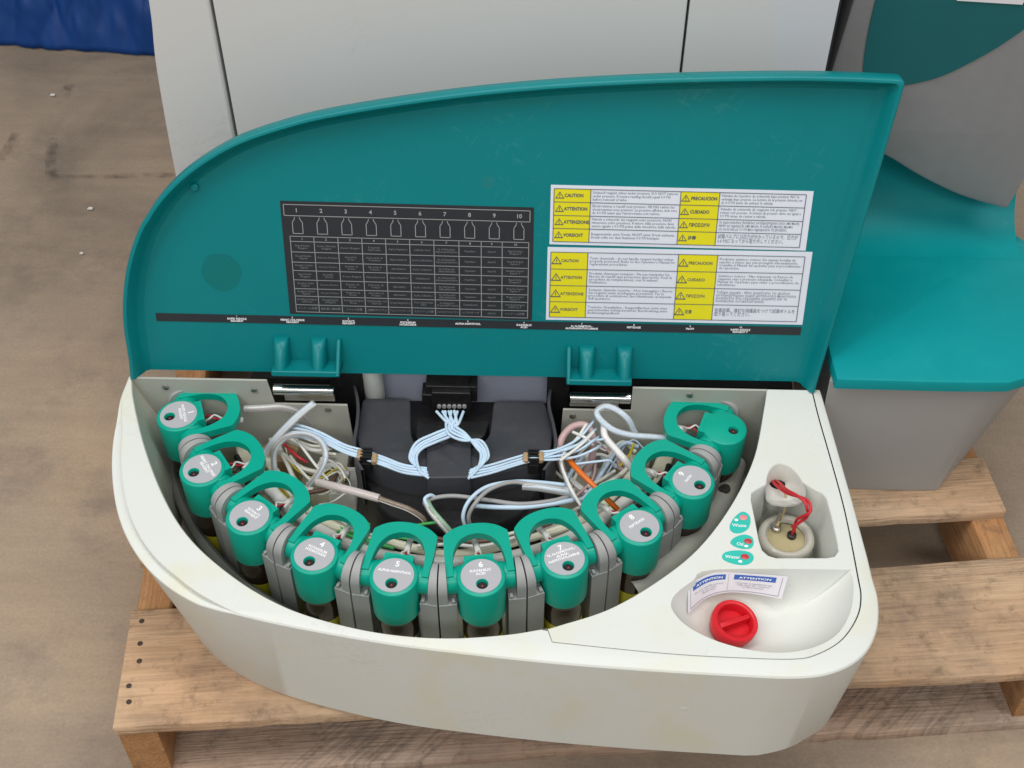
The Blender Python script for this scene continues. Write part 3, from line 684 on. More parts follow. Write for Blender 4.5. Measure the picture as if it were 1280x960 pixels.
# scoop for the cable
egg = rp(egg_px+egg_low_px); egg = s2(egg, 3, True); hc = P(972, 602, -.022)
zof = lambda p: 0 if p[1] > P(980, 612, 0).y else -.006*min(1, (P(980, 612, 0).y-p[1])/.012)
mb = MB(); E0 = [(p[0], p[1], zof(p)-.0003) for p in inset(ccw(egg), .0003)]
hole = lambda r, z: [(hc.x+r*(p[0]-hc.x)/math.hypot(p[0]-hc.x, p[1]-hc.y), hc.y+r*(p[1]-hc.y)/math.hypot(p[0]-hc.x, p[1]-hc.y), z) for p in E0]
H1 = hole(.0085, -.024)
mid = lambda t, dz: [(a_[0]*(1-t)+b_[0]*t, a_[1]*(1-t)+b_[1]*t, a_[2]*(1-t)+b_[2]*t+dz) for a_, b_ in zip(E0, H1)]
mb.loft([[(hc.x+(x-hc.x)*.55, hc.y+.012+(y-hc.y)*.5, -.035) for x, y, z in E0], [(x, y, z-.003) for x, y, z in E0], E0, mid(.06, -.0025), mid(.2, -.007), mid(.45, -.009), mid(.75, -.005), H1, hole(.008, -.026), hole(.0075, -.06)])
o = mb.build('cable_scoop', PUTTY, box_, at=BB, sharp=45)
bm = bmesh.new(); bm.from_mesh(o.data); bmesh.ops.recalc_face_normals(bm, faces=bm.faces); bm.to_mesh(o.data); bm.free()
mb = MB(); mb.lathe([(.0083, -.0270), (.0081, -.0248)], 20, c=(hc.x, hc.y, 0)); mb.build('cable_hole', DARK, box_, at=BB)
# sheet metal back plates with the hinge notches
def xz_plate(name, pts, y0, y1, m_, parent=box_, base=BB, bev=.0006):
    mb_ = MB(); mb_.prism(ccw(pts), 0, y1-y0); mb_.v = [(x, y1-h, z) for x, z, h in mb_.v]
    return mb_.build(name, m_, parent, at=base, bevel=bev)
xz_plate('back_plate', [(.0035, .0004), (.152, .0004), (.156, -.036), (.236, -.036), (.240, -.147), (.045, -.147)], -.003, -.0003, PUTTY_PLATE)
xz_plate('back_plate', [(.474, -.036), (.5485, -.036), (.548, .0004), (.6935, .0004), (.6935, -.147), (.470, -.147)], -.003, -.0003, PUTTY_PLATE)
for px, py in ((207, 484), (318, 488), (410, 512), (716, 520), (862, 494)):
    q = PY(px, py, -.003); mb = MB(); mb.lathe([(.0036, .0), (.0034, .0012), (.0022, .0018)], 14, axis='Y'); mb.v = [(x, -y, z) for x, y, z in mb.v]
    mb.build('screw', STEEL, box_, at=BB+Vector((q.x, -.0031, q.z)))
# floor of the well with a few moulded ribs
fl = [(.045, -.003)]+out2(inL, -.012)[1:]+inR[1:]
mb = MB(); mb.poly([ccw(fl)], -.146); mb.build('well_floor', CREAM, box_, at=BB)
# inner wall ring behind the bottles (cream carrier)
C0 = Vector((.3527, .0701)); RAD = .3115
def arc(r, a0, a1, n, z): return [(C0.x-r*math.sin(R_(a0+(a1-a0)*i/n)), C0.y-r*math.cos(R_(a0+(a1-a0)*i/n)), z) for i in range(n+1)]
mb = MB(); mb.loft([arc(.262, 80, -80, 50, -.146), arc(.262, 80, -80, 50, -.098), arc(.244, 80, -80, 50, -.098), arc(.244, 80, -80, 50, -.146)], closed=False)
mb.build('bottle_carrier', CREAM, box_, at=BB, bevel=.002)
mb = MB(); mb.loft([arc(.336, 72, 22, 24, -.140), arc(.341, 72, 22, 24, -.112), arc(.339, 72, 22, 24, -.107), arc(.334, 72, 22, 24, -.104), arc(.329, 72, 22, 24, -.110), arc(.322, 72, 22, 24, -.140)], closed=False)
mb.build('guard_rail', GREYD, box_, at=BB, sharp=70)
mb = MB(); mb.loft([arc(.342, -36, -74, 18, -.144), arc(.342, -36, -74, 18, -.098), arc(.338, -36, -74, 18, -.090), arc(.330, -36, -74, 18, -.086), arc(.314, -36, -74, 18, -.092), arc(.300, -36, -74, 18, -.11)], closed=False)
gr = mb.build('guard_rail', PUTTY_PLATE, box_, at=BB, sharp=70)
q = P(906, 612, -.088); rv = Vector((q.x-C0.x, q.y-C0.y)); r_ = max(.316, min(.329, rv.length)); rv = rv.normalized()
mb = MB(); mb.lathe([(.0065, -.002), (.0065, .0004), (.006, .0005)], 20)
gh = mb.build('guard_hole', mat('hole_shade', (.045, .04, .035, 1), .7), gr, at=(C0.x+rv.x*r_, C0.y+rv.y*r_, -.092+.006*(r_-.314)/.016))
gh.rotation_euler = Vector((-rv.x*.35, -rv.y*.35, 1)).to_track_quat('Z', 'Y').to_euler()

# ------------------------------------------------------------------ brackets and dispensers
ANG = [69.65-15.47*i for i in range(10)]
def place(i):
    a_ = R_(ANG[i]); return (C0.x-RAD*math.sin(a_), C0.y-RAD*math.cos(a_)), -a_
PVY, PVZ = .009, -.0355
def bracket_mesh(sd):
    mb_ = MB()
    pr = []
    for k in range(19):
        t = R_(180-180*k/18); pr.append((PVY+.0182*math.cos(t), PVZ+.0182*math.sin(t)))
    pr = pr+[(PVY+.0182, -.14), (PVY-.0182, -.14)]
    pr = ccw(pr)
    mb_.prism(pr, 0, 1)
    xo = lambda y: (RAD-y)*math.tan(R_(7.735))-.0007
    mb_.v = [(sd*(.0338 if h < .5 else xo(y)), y, z) for y, z, h in mb_.v]
    m2 = MB(); pr2 = ccw([(-.0101, -.0495), (.022, -.0495), (.022, -.14), (-.0101, -.14)])
    m2.prism(pr2, 0, 1); m2.v = [(sd*(.0254 if h < .5 else xo(y)-.0003), y, z) for y, z, h in m2.v]
    mb_.add(m2.v, m2.f)
    # small catch tooth on top of the block
    m3 = MB(); m3.box((.0268, -.0092, -.0492), (.0300, -.004, -.0455)); m3.v = [(sd*x, y, z) for x, y, z in m3.v]; mb_.add(m3.v, m3.f)
    return mb_
bL = bR = None
for i in range(10):
    (x, y), rz = place(i)
    for sd in (-1, 1):
        ref = bL if sd < 0 else bR
        if ref is None:
            o = bracket_mesh(sd).build('bracket', GREYP, box_, bevel=.0008)
            bm = bmesh.new(); bm.from_mesh(o.data); bmesh.ops.recalc_face_normals(bm, faces=bm.faces); bm.to_mesh(o.data); bm.free()
            if sd < 0: bL = o
            else: bR = o
        else:
            o = ref.copy(); COL.objects.link(o); o.parent = box_
        o.location = BB+Vector((x, y, 0)); o.rotation_euler = (0, 0, rz)

GRP = 'numbered reagent dispensers in the box'
DZ = -.145
disp = thing('reagent_dispenser', '', 'dispenser', (0, 0, DZ), GRP)
UP = Vector((0, 0, -DZ))
HR, TOPZ = .0238, -.020
hx, hy = 0, -.0095
mb = MB()
mb.lathe([(HR-.0008, -.072), (HR, -.071), (HR, TOPZ-.0016), (HR-.0006, TOPZ-.0005), (HR-.0016, TOPZ)], 48, cap0=True, cap1=False)
outer = circ(0, 0, HR-.0016, 48)
mb.poly([outer, circ(hx, hy, .0056, 24)[::-1]], TOPZ)
mb.loft([zz(circ(hx, hy, .0056, 24), TOPZ), zz(circ(hx, hy, .0054, 24), TOPZ-.0012), zz(circ(hx, hy, .0047, 24), TOPZ-.0030), zz(circ(hx, hy, .0046, 24), TOPZ-.010)])
mb.box((-.0145, .012, -.046), (.0145, .0258, TOPZ-.0006))
head = mb.build('head', GREEN, disp, at=UP, sharp=35)
mb = MB(); mb.lathe([(.0048, TOPZ-.0060), (.0046, TOPZ-.0028), (.0040, TOPZ-.0022)], 20, c=(hx, hy, 0)); mb.lathe([(.0010, TOPZ-.0023), (.0007, TOPZ-.0018)], 12, c=(hx, hy-.0004, 0), mi=1)
mb.build('sight_lens', [BLACK, LED], disp, at=UP)
for sd in (-1, 1):
    mb = MB(); pr = [(.0142, .016), (.0144, .0215), (.0138, .0228), (.0132, .0230), (.0132, .0332), (.0126, .0337)]
    mb.lathe([(r, z*sd) for r, z in pr], 32, c=(0, PVY, PVZ), axis='X')
    o = mb.build('pivot', GREEN, disp, at=UP, sharp=35)
    bm = bmesh.new(); bm.from_mesh(o.data); bmesh.ops.recalc_face_normals(bm, faces=bm.faces); bm.to_mesh(o.data); bm.free()
# carrying handle: an arch lying over the pivots
oh = [(-.0332, .004), (-.0332, .022), (-.0324, .0505), (-.0318, .0530)]+s2([(-.0308, .0542), (-.0225, .0603), (-.0120, .0641), (0, .0653), (.0120, .0641), (.0225, .0603), (.0308, .0542)], 4)+[(.0318, .0530), (.0324, .0505), (.0332, .022), (.0332, .004)]
ih = s2([(.0262, .004), (.0258, .018), (.0235, .033), (.0172, .0450), (.0088, .0508), (0, .0526), (-.0088, .0508), (-.0172, .0450), (-.0235, .033), (-.0258, .018), (-.0262, .004)], 4)
mb = MB(); mb.prism(oh+ih, -.0302, -.0212); mb.build('handle', GREEN, disp, at=UP, bevel=.0007)
# bottle
mb = MB(); mb.lathe([(.0185, -.144), (.0200, -.142), (.0200, -.090), (.0185, -.083), (.0185, -.081), (.0185, -.070)], 40)
bot = mb.build('bottle', BROWN, disp, at=UP, sharp=50)
mb = MB(); mb.lathe([(.0202, -.140), (.0203, -.1395), (.0203, -.1095), (.0202, -.109)], 40, cap0=False, cap1=False)
blab = mb.build('bottle_label', YLAB, bot)
# little cable tail under the handle
def tail(pts, r, m_):
    mb_ = MB(); mb_.tube(spline(pts, 5), r, 8); return mb_.build('wire', m_, disp, at=UP)
tail([(-.004, .022, -.040), (-.003, .030, -.034), (.002, .036, -.036), (.001, .046, -.042)], .0011, WIRER)
tail([(.001, .022, -.040), (.003, .031, -.033), (-.002, .037, -.035), (.003, .047, -.042)], .0011, TUBEW)
tail([(.004, .022, -.042), (.006, .032, -.038), (.002, .040, -.040), (.002, .050, -.045)], .0012, WIREK)
tail([(.002, .040, -.043), (.001, .052, -.044), (.0, .064, -.050)], .0034, TUBEW)
NAMES = ['RAPID INDOLE\nREAGENT', 'FERRIC CHLORIDE\nREAGENT', "KOVAC'S\nREAGENT", 'POTASSIUM\nHYDROXIDE', 'ALPHA-NAPHTHOL', 'SULFANILIC\nACID', 'N, N-DIMETHYL-\nALPHA-\nNAPHTHYLAMINE', 'PEPTIDASE', 'NaOH', None]
LBL = ['green reagent dispenser against the rear left wall, leftmost of the arc', 'green dispenser labelled FERRIC CHLORIDE REAGENT, next to the leftmost one', "green dispenser labelled KOVAC'S REAGENT, third along the arc from its left end", 'green dispenser labelled POTASSIUM HYDROXIDE, below the pink wire sleeve', 'green dispenser labelled ALPHA-NAPHTHOL, its bottle label pale grey', 'green dispenser labelled SULFANILIC ACID, behind the lowest part of the rim', 'green dispenser with three printed lines on its cap, behind the rim seam', 'green dispenser labelled PEPTIDASE, at the end of the orange tube', 'green dispenser labelled NaOH with a green cup under its bottle', 'green dispenser with a plain unlabelled cap, in the rear right corner']
def copy_tree(o, par=None):
    c = o.copy(); COL.objects.link(c)
    if par: c.parent = par
    for ch in [x for x in list(bpy.data.objects) if x.parent == o]: copy_tree(ch, c)
    return c
things = [disp]+[copy_tree(disp) for _ in range(9)]
for i, d in enumerate(things):
    (x, y), rz = place(i)
    d.location = (x, y, DZ+random.uniform(-.0007, .0007)); d.rotation_euler = (R_(random.uniform(-.9, .9)), R_(random.uniform(-.7, .7)), rz+R_(random.uniform(-1.2, 1.2))); d['label'] = LBL[i]
    for ch in [c for c in bpy.data.objects if c.parent == d]:
        for g_ in [c for c in bpy.data.objects if c.parent == ch]:
            if i == 4: g_.data = g_.data.copy(); g_.data.materials[0] = GLAB
            if i in (8, 9): bpy.data.objects.remove(g_)
    if NAMES[i]:
        mb = MB(); hl_ = circ(hx, hy, .0060, 24)
        mb.prism(circ(0, 0, .0197, 44), TOPZ+.0001, TOPZ+.0006, holes=[hl_])
        mb.loft([zz(circ(hx, hy, .0060, 24), TOPZ+.00065), zz(circ(hx, hy, .0052, 24), TOPZ-.0008)], mi=2)
        put_text(mb, str(i+1), lambda p: (p[0]+.001, p[1]+.0128, TOPZ+.0008), .0086, 1, bold=.03, res=4)
        put_text(mb, NAMES[i], lambda p: (p[0], p[1]+.0042, TOPZ+.0008), .0040, 1, maxw=.033, bold=.03, res=2, line=.95)
        mb.build('cap_label', [DISC, WHITE, GREEN], d, at=UP, sharp=30)
    if i == 8:
        mb = MB(); mb.lathe([(.021, -.144), (.0255, -.143), (.0255, -.112), (.0235, -.111), (.0232, -.140)], 36, cap1=False); mb.build('bottle_cup', GREEN, d, at=UP, sharp=40)

# ------------------------------------------------------------------ hinges
for xs, py in (((342, 418), 487), ((712, 789), 497)):
    a_, b_ = PY(xs[0], py, .004), PY(xs[1], py+.6, .004); zc = (a_.z+b_.z)/2
    mb = MB(); ln = b_.x-a_.x
    k0, k1 = (.16, .17) if xs[0] < 500 else (.80, .81)
    mb.lathe([(.0052, 0), (.0062, .0008), (.0062, ln*k0), (.0055, ln*k0+.0003), (.0055, ln*k1), (.0062, ln*k1+.0003), (.0062, ln-.001), (.0052, ln)], 28, c=(a_.x, .004, zc), axis='X')
    hp = mb.build('hinge_pin', CHROME, box_, at=BB, sharp=40)
    mb = MB(); mb.box((a_.x+ln*(.17 if xs[0] < 500 else 0), .0005, -.034), (a_.x+ln*(1 if xs[0] < 500 else .8), .003, zc+.004)); mb.build('hinge_leaf', STEEL, box_, at=BB, bevel=.0006)

# ------------------------------------------------------------------ middle: black cover of the dispensing arm
def pr_px(pxs, z): return [tuple(P(x, y, z)[:2]) for x, y in pxs]
zc = -.074
body = roundpoly(pr_px([(447, 498), (690, 498), (694, 560), (684, 600), (655, 645), (600, 664), (520, 664), (475, 640), (452, 600), (444, 560)], zc), .012)
mb = MB(); L1 = inset(ccw(body), .004); L2 = inset(ccw(body), -.012)
mb.loft([zz(L2, -.135), zz(ccw(body), zc-.010), zz(inset(ccw(body), .001), zc-.003), zz(L1, zc)]); mb.poly([L1], zc)
arm = mb.build('arm_cover', BLACK, box_, at=BB, sharp=40)
AO = Vector((0, 0, 0))
zs_ = -.044
cov = roundpoly(pr_px([(453, 497), (513, 497), (514, 543), (520, 556), (533, 562), (590, 560), (603, 553), (612, 543), (617, 500), (681, 500), (691, 540), (689, 562), (670, 580), (640, 588), (590, 598), (533, 599), (500, 593), (470, 583), (451, 570), (446, 545)], zs_), .007)
mb = MB(); mb.prism(cov, -.14, zs_, bev=.003)
mb.build('upper_cover', BLACKM, arm, sharp=40)
for pth in ([(441, 474), (447, 500), (446, 525), (442, 548), (444, 566), (452, 580)], [(690, 478), (686, 502), (692, 528), (695, 548), (690, 566), (680, 580)]):
    q_ = [P(x, y, -.030) for x, y in pth]; q_ = spline(q_, 5); mb = MB()
    mb.loft([[(p.x-.0016, p.y, -.135) for p in q_], [(p.x-.0016, p.y, -.030-.010*(i/len(q_))) for i, p in enumerate(q_)], [(p.x+.0016, p.y, -.030-.010*(i/len(q_))) for i, p in enumerate(q_)], [(p.x+.0016, p.y, -.135) for p in q_]], closed=False)
    mb.build('side_wall', BLACKM, arm, sharp=50)
mb = MB(); mb.prism(roundpoly(pr_px([(533, 553), (589, 551), (589, 597), (533, 598)], -.036), .003), zc, -.036, bev=.002)
mb.build('retainer_tab', BLACKM, arm, sharp=40)
mb = MB(); mb.prism(roundpoly(pr_px([(520, 526), (612, 526), (606, 545), (590, 552), (532, 554), (520, 548)], -.05), .004), zc, -.050, bev=.002)
mb.build('rail', BLACK, arm, sharp=40)
for px, py, z in ((477, 505, -.043), (468, 530, -.043), (455, 567, -.04), (487, 613, -.06), (469, 630, -.06), (480, 480, -.03), (648, 562, -.043)):
    pass
# connector stack with the tube outlets
mb = MB()
def bx_px(x0, y0, x1, y1, yy, d, m_, nm, par, base=BB, bev=.001):
    a_, b_ = PY(x0, y1, yy), PY(x1, y0, yy); mb_ = MB(); mb_.box((a_.x, yy, a_.z), (b_.x, yy+d, b_.z)); return mb_.build(nm, m_, par, at=base, bevel=bev)
conn = bx_px(541, 492, 588, 517, .010, .03, BLACK, 'connector_block', box_)
bx_px(528, 494, 545, 508, .014, .02, BLACK, 'connector_block', box_)
bx_px(553, 460, 586, 492, .020, .016, BLACK, 'connector_block', box_)
bx_px(533, 484, 596, 501, .016, .02, BLACK, 'connector_block', box_)
for k in range(6):
    q = PY(549+k*6.3, 508, .009); mb = MB(); mb.lathe([(.0024, 0), (.0024, .0022)], 10, axis='Y', c=(q.x, .0078, q.z)); mb.build('outlet', GREYP, conn)
bx_px(421, 455, 450, 534, .022, .05, BLACK, 'hinge_block', box_)
bx_px(682, 460, 713, 541, .022, .05, BLACK, 'hinge_block', box_)
bx_px(440, 452, 694, 512, .042, .006, SLATE, 'rear_panel', box_)
q = PY(469, 497, .028); mb = MB(); mb.lathe([(.0085, q.z-.002), (.0115, q.z+.002), (.0115, q.z+.055)], 28, c=(q.x, .028, 0)); mb.build('rear_post', PUTTY, box_, at=BB, sharp=50)
mb = MB(); mb.box((.118, .05, -.15), (.735, .1, -.05)); mb.build('rear_shade_block', BLACK, box_, at=BB)  # added black block standing in for the shade behind the lid
# tube clips on the shoulders
for px, py, nm in ((458, 568, 'l'), (667, 570, 'r')):
    q = P(px, py, -.036); mb = MB()
    for k in (-1.5, -.5, .5, 1.5): mb.box((q.x-.006, q.y+k*.0042-.0008, -.05), (q.x+.006, q.y+k*.0042+.0008, -.033))
    mb.box((q.x-.005, q.y-.009, -.055), (q.x+.005, q.y+.009, -.042))
    mb.build('tube_clip', BLACK, box_, at=BB)

# ------------------------------------------------------------------ lid
lid_base = LID_O
LF = s2([(.0035, .012), (.005, .035), (.0055, .075), (.010, .110), (.020, .148), (.036, .185), (.058, .2185), (.086, .247), (.116, .269), (.150, .2875), (.193, .303), (.235, .3145), (.308, .3285), (.385, .3400), (.46, .3480), (.536, .3535), (.611, .357), (.685, .3590), (.758, .3585)], 4)
CRN = (.7850, .3545)
LF = [(x, v*.992 if v > .2 else v) for x, v in LF[:-1]]+[CRN]+[(CRN[0]+(.7435-CRN[0])*t, CRN[1]+(.012-CRN[1])*t) for t in (.25, .5, .75, 1)]
ICN = len(LF)-5
def lin_(d):
    ext = LF+[(.74, -.4), (.004, -.4)]
    n_ = len(LF); r = inset(ext[::-1], d)[::-1][:n_]
    r[0] = (r[0][0], .012); r[-1] = (r[-1][0], .012)
    c = Vector(r[ICN]); a_ = (Vector((c.x-.1, c.y+.0002))-c).normalized(); b_ = (Vector(r[ICN+1])-c).normalized(); rr = max(.0015, .0085-d*.35)
    p0, p2 = c+a_*rr, c+b_*rr
    arc_ = [tuple(p0*(1-t)**2+c*2*t*(1-t)+p2*t*t) for t in (0, .2, .4, .6, .8, 1)]
    body = [p for p in r[:ICN]]
    for k in range(len(body)):
        if body[k][0] > p0.x-.001: body[k] = (p0.x-.001-.0005*(len(body)-k), body[k][1])
    return body+arc_+r[ICN+1:]
DP = -.020
vb = LP(600, 470, DP)[1]
mb = MB()
prof = [(.020, -.034), (.009, -.031), (.003, -.025), (0, -.016), (.0006, -.002), (.0016, -.0004), (.0024, 0), (.0048, 0), (.0058, -.001), (.0105, -.012), (.014, DP+.003), (.018, DP)]
loops = [[(x, y, n_) for x, y in lin_(d)] for d, n_ in prof]
for l in (loops[-1], loops[-2], loops[0]):
    l[0] = (l[0][0], vb, l[0][2]); l[-1] = (l[-1][0], vb+.001, l[-1][2])
mb.loft(loops, closed=False)
mb.poly([[(p[0], p[1]) for p in loops[-1]]], DP)
mb.poly([[(p[0], p[1]) for p in loops[0]]], -.034, flip=True)
i0, i1 = loops[-1][0], loops[-1][-1]; b0, b1 = loops[0][0], loops[0][-1]
mb.add([i0, i1, b1, b0], [(0, 1, 2, 3)])
for e in (0, -1):
    mb.add([l[e] for l in loops], [tuple(range(len(loops)))])
lid = mb.build('lid', TEAL, box_, at=BB+lid_base, sharp=35)
bm = bmesh.new(); bm.from_mesh(lid.data); bmesh.ops.recalc_face_normals(bm, faces=bm.faces); bm.to_mesh(lid.data); bm.free()
lid.rotation_euler = (math.pi/2-PHI, 0, 0)
# stains, moulding boss on the lid
q = LP(244, 233, DP); mb = MB(); mb.lathe([(.004, DP), (.004, DP+.004), (.003, DP+.005)], 16, c=(q[0], q[1], 0)); mb.build('boss', TEAL, lid)
STAIN = mat('oil_stain', (.010, .15, .085, 1), .35, var=.15, vscale=40, alpha=.16)
for (px, py, rx, ry, al) in ((277, 340, .021, .022, 1), (610, 228, .007, .007, 2)):
    q = LP(px, py, DP); mb = MB(); l = [(q[0]+rx*math.cos(t*.1963)*(1+.03*math.sin(t*.8)), q[1]+ry*math.sin(t*.1963)*(1+.03*math.sin(t*.6))) for t in range(32)]
    mb.poly([ccw(l)], DP+.0003)
    mb.build('stain', STAIN if al == 1 else mat('pale_smudge', (.05, .3, .3, 1), .5, alpha=.2), lid, smooth=False)
# hinge brackets moulded on the lid
for xs in ((340, 425), (708, 790)):
    ub = LP(xs[0], 478, .006)[0]; ue = LP(xs[1], 478, .006)[0]; v0 = LP(380 if xs[0] < 500 else 748, 478 if xs[0] < 500 else 489, .010)[1]
    wd = ue-ub; v0 += .002; vt = v0+.037
    mb = MB()
    mb.box((ub, v0+.002, DP-.001), (ue, v0+.009, .006))
    fx = ue-.0045 if xs[0] < 500 else ub
    mb.add([(fx, v0+.004, DP-.0012), (fx+.0045, v0+.004, DP-.0012), (fx+.0045, vt, DP-.0012), (fx, vt, DP-.0012), (fx, v0+.004, .008), (fx+.0045, v0+.004, .008), (fx+.0045, vt, DP+.005), (fx, vt, DP+.005)], [(3, 2, 1, 0), (4, 5, 6, 7), (0, 1, 5, 4), (2, 3, 7, 6), (1, 2, 6, 5), (3, 0, 4, 7)])
    br = mb.build('hinge_bracket', TEAL, lid, bevel=.0015)
    offs = (.0, .55) if xs[0] < 500 else (.18, .76)
    for k in offs:
        c_ = ub+wd*k+.009; mb = MB(); rows = []
        for j in range(9):
            t = j/8; v = v0+.007+t*(vt-v0-.007); hgt = .006+.018*(1-t)**.6+.002
            rows.append([(c_+.0085*math.cos(math.pi-math.pi*s_/10), v, DP-.001+hgt*math.sin(math.pi*s_/10)**.6) for s_ in range(11)])
        mb.loft(rows, closed=False, cap1=True); mb.loft([rows[0], [(x, y-.004, DP-.001) for x, y, z in rows[0]]], closed=False)
        o = mb.build('rib', TEAL, br, sharp=60)
        bm = bmesh.new(); bm.from_mesh(o.data); bmesh.ops.recalc_face_normals(bm, faces=bm.faces); bm.to_mesh(o.data); bm.free()

# ---- flat print on the lid
def quad_map(TL, TR, BR_, BL, off, px=True):
    if px: TL, TR, BR_, BL = [LP(x, y, off) for x, y in (TL, TR, BR_, BL)]
    # make a true rectangle from the four measured corners
    l = (TL[0]+BL[0])/2; r = (TR[0]+BR_[0])/2; t = (TL[1]+TR[1])/2; b = (BL[1]+BR_[1])/2
    tilt = ((TR[1]-TL[1])+(BR_[1]-BL[1]))/2
    def f(a, b_): return (l+(r-l)*a, t+(b-t)*b_+tilt*(a-.5))
    f.w, f.h = r-l, t-b
    return f
def rect(mb_, f, a0, b0, a1, b1, n_, mi): mb_.add([f(a0, b1)+(n_,), f(a1, b1)+(n_,), f(a1, b0)+(n_,), f(a0, b0)+(n_,)], [(0, 1, 2, 3)], mi)
def hline(mb_, f, a0, a1, b, th, n_, mi): rect(mb_, f, a0, b-th/f.h/2, a1, b+th/f.h/2, n_, mi)
def vline(mb_, f, a, b0, b1, th, n_, mi): rect(mb_, f, a-th/f.w/2, b0, a+th/f.w/2, b1, n_, mi)
def tx(mb_, f, a, b, body, size, mi, n_, maxw=None, **k):
    o_ = f(a, b); put_text(mb_, body, lambda p: (o_[0]+p[0], o_[1]+p[1], n_), size, mi, maxw=maxw, **k)
T0 = DP+.0006; T1 = DP+.0009; T2 = DP+.0012
def backing(mb_, f, mi=0):
    c = [f(0, 1), f(1, 1), f(1, 0), f(0, 0)]; mb_.prism(c, DP+.0001, T0, mi=mi)
# chart
f = quad_map((348, 250.5), (671, 259.5), (661.5, 400), (364.5, 392), DP)
mb = MB(); backing(mb, f)
lw = .0008
for b_ in (.028, .122): hline(mb, f, .012, .985, b_, lw, T1, 1)
for a_ in (.012, .985): vline(mb, f, a_, .028, .122, lw, T1, 1)
cols = [.028, .123, .219, .315, .41, .506, .603, .703, .792, .876, .982]
rows_ = [.300, .345, .437, .527, .602, .686, .765, .833, .912, .978]
for b_ in rows_: hline(mb, f, cols[0], cols[-1], b_, lw*.9, T1, 1)
for a_ in cols: vline(mb, f, a_, rows_[0], rows_[-1], lw*.9, T1, 1)
for i in range(10):
    ac = .062+i*(.942-.062)/9
    tx(mb, f, ac, .077, str(i+1), .0062, 1, T1, bold=.03)
    # bottle outline
    hw, nk = .020, .010; bt_, bb_ = .135, .275
    pts = [(-nk, bt_), (-nk, bt_+.012), (-hw, bt_+.045), (-hw, bb_), (hw, bb_), (hw, bt_+.045), (nk, bt_+.012), (nk, bt_)]
    for (p0, q0), (p1, q1) in zip(pts, pts[1:]):
        A_, B_ = Vector(f(ac+p0, q0)), Vector(f(ac+p1, q1)); d_ = (B_-A_); n2 = Vector((-d_.y, d_.x)).normalized()*lw*.5; e_ = d_.normalized()*lw*.4
        mb.add([tuple(A_-n2-e_)+(T1,), tuple(B_-n2+e_)+(T1,), tuple(B_+n2+e_)+(T1,), tuple(A_+n2-e_)+(T1,)], [(0, 1, 2, 3)], 1)
    tx(mb, f, (cols[i]+cols[i+1])/2, (rows_[0]+rows_[1])/2, str(i+1), .0036, 1, T1, bold=.02)
GRID = [
 ['Rapid Indole\nReagent', 'Ferric Chloride\nReagent', "Kovac's Reagent", 'Potassium\nHydroxide', 'Alpha-Naphthol', 'Sulfanilic Acid', 'N, N-Dimethyl-\nAlphanaphthylamine', 'Peptidase', 'NaOH', 'Rapid Indole\nReagent F'],
 ['Reactif Indole\nRapide', 'Chlorure Ferrique', 'Reactif de\nKovac', 'Hydroxyde de\nPotassium', 'Alpha-Naphtol', 'Acide Sulfanilique', 'N, N-Dimethyl-\nAlphanaphtylamine', 'Peptidase', 'NaOH', 'Reactif Indole\nRapide F'],
 ['Reattivo Indolo\nRapido', 'Cloruro Ferrico', 'Reattivo di\nKovac', 'Idrossido di\nPotassio', 'Alfa-Naftolo', 'Acido Solfanilico', 'N, N-Dimetil-\nAlfanaftilamina', 'Peptidasi', 'NaOH', 'Reattivo Indolo\nRapido F'],
 ['Rapid Indol\nReagenz', 'Eisen(III)-\nchlorid', 'Kovacs Reagenz', 'Kaliumhydroxid', 'Alpha-Naphthol', 'Sulfanilsaure', 'N, N-Dimethyl-\nAlphanaphthylamin', 'Peptidase', 'NaOH', 'Rapid Indol\nReagenz F'],
 ['Reactivo Indol\nRapido', 'Cloruro Ferrico', 'Reactivo de\nKovac', 'Hidroxido de\nPotasio', 'Alfa-Naftol', 'Acido Sulfanilico', 'N, N-Dimetil-\nAlfanaftilamina', 'Peptidasa', 'NaOH', 'Reactivo Indol\nRapido F'],
 ['Reagente Indol\nRapido', 'Cloreto Ferrico', 'Reagente de\nKovac', 'Hidroxido de\nPotassio', 'Alfa-Naftol', 'Acido Sulfanilico', 'N, N-Dimetil-\nAlfanaftilamina', 'Peptidase', 'NaOH', 'Reagente Indol\nRapido F'],
 ['Αντιδραστηριο\nΙνδολης', 'Χλωριουχος\nΣιδηρος', 'Αντιδραστηριο\nKovac', 'Υδροξειδιο του\nΚαλιου', 'Αλφα-Ναφθολη', 'Σουλφανιλικο\nΟξυ', 'N, N-Διμεθυλ-\nΑλφαναφθυλαμινη', 'Πεπτιδαση', 'NaOH', 'Αντιδραστηριο\nΙνδολης F'],
 ['インドール試薬', '塩化第二鉄試薬', 'コバック試薬', '水酸化カリウム', 'アルファナフトール', 'スルファニル酸', 'ジメチルナフチルアミン', 'ペプチダーゼ', 'NaOH', 'インドール試薬']]
for r_ in range(8):
    for c_ in range(10):
        tx(mb, f, (cols[c_]+cols[c_+1])/2, (rows_[r_+1]+rows_[r_+2])/2, GRID[r_][c_], .0030, 2, T1, maxw=(cols[c_+1]-cols[c_])*f.w*.88, line=.9, res=1, bold=.012)
o = mb.build('reagent_chart', [CHART, CHARTL, CHARTT], lid, smooth=False)
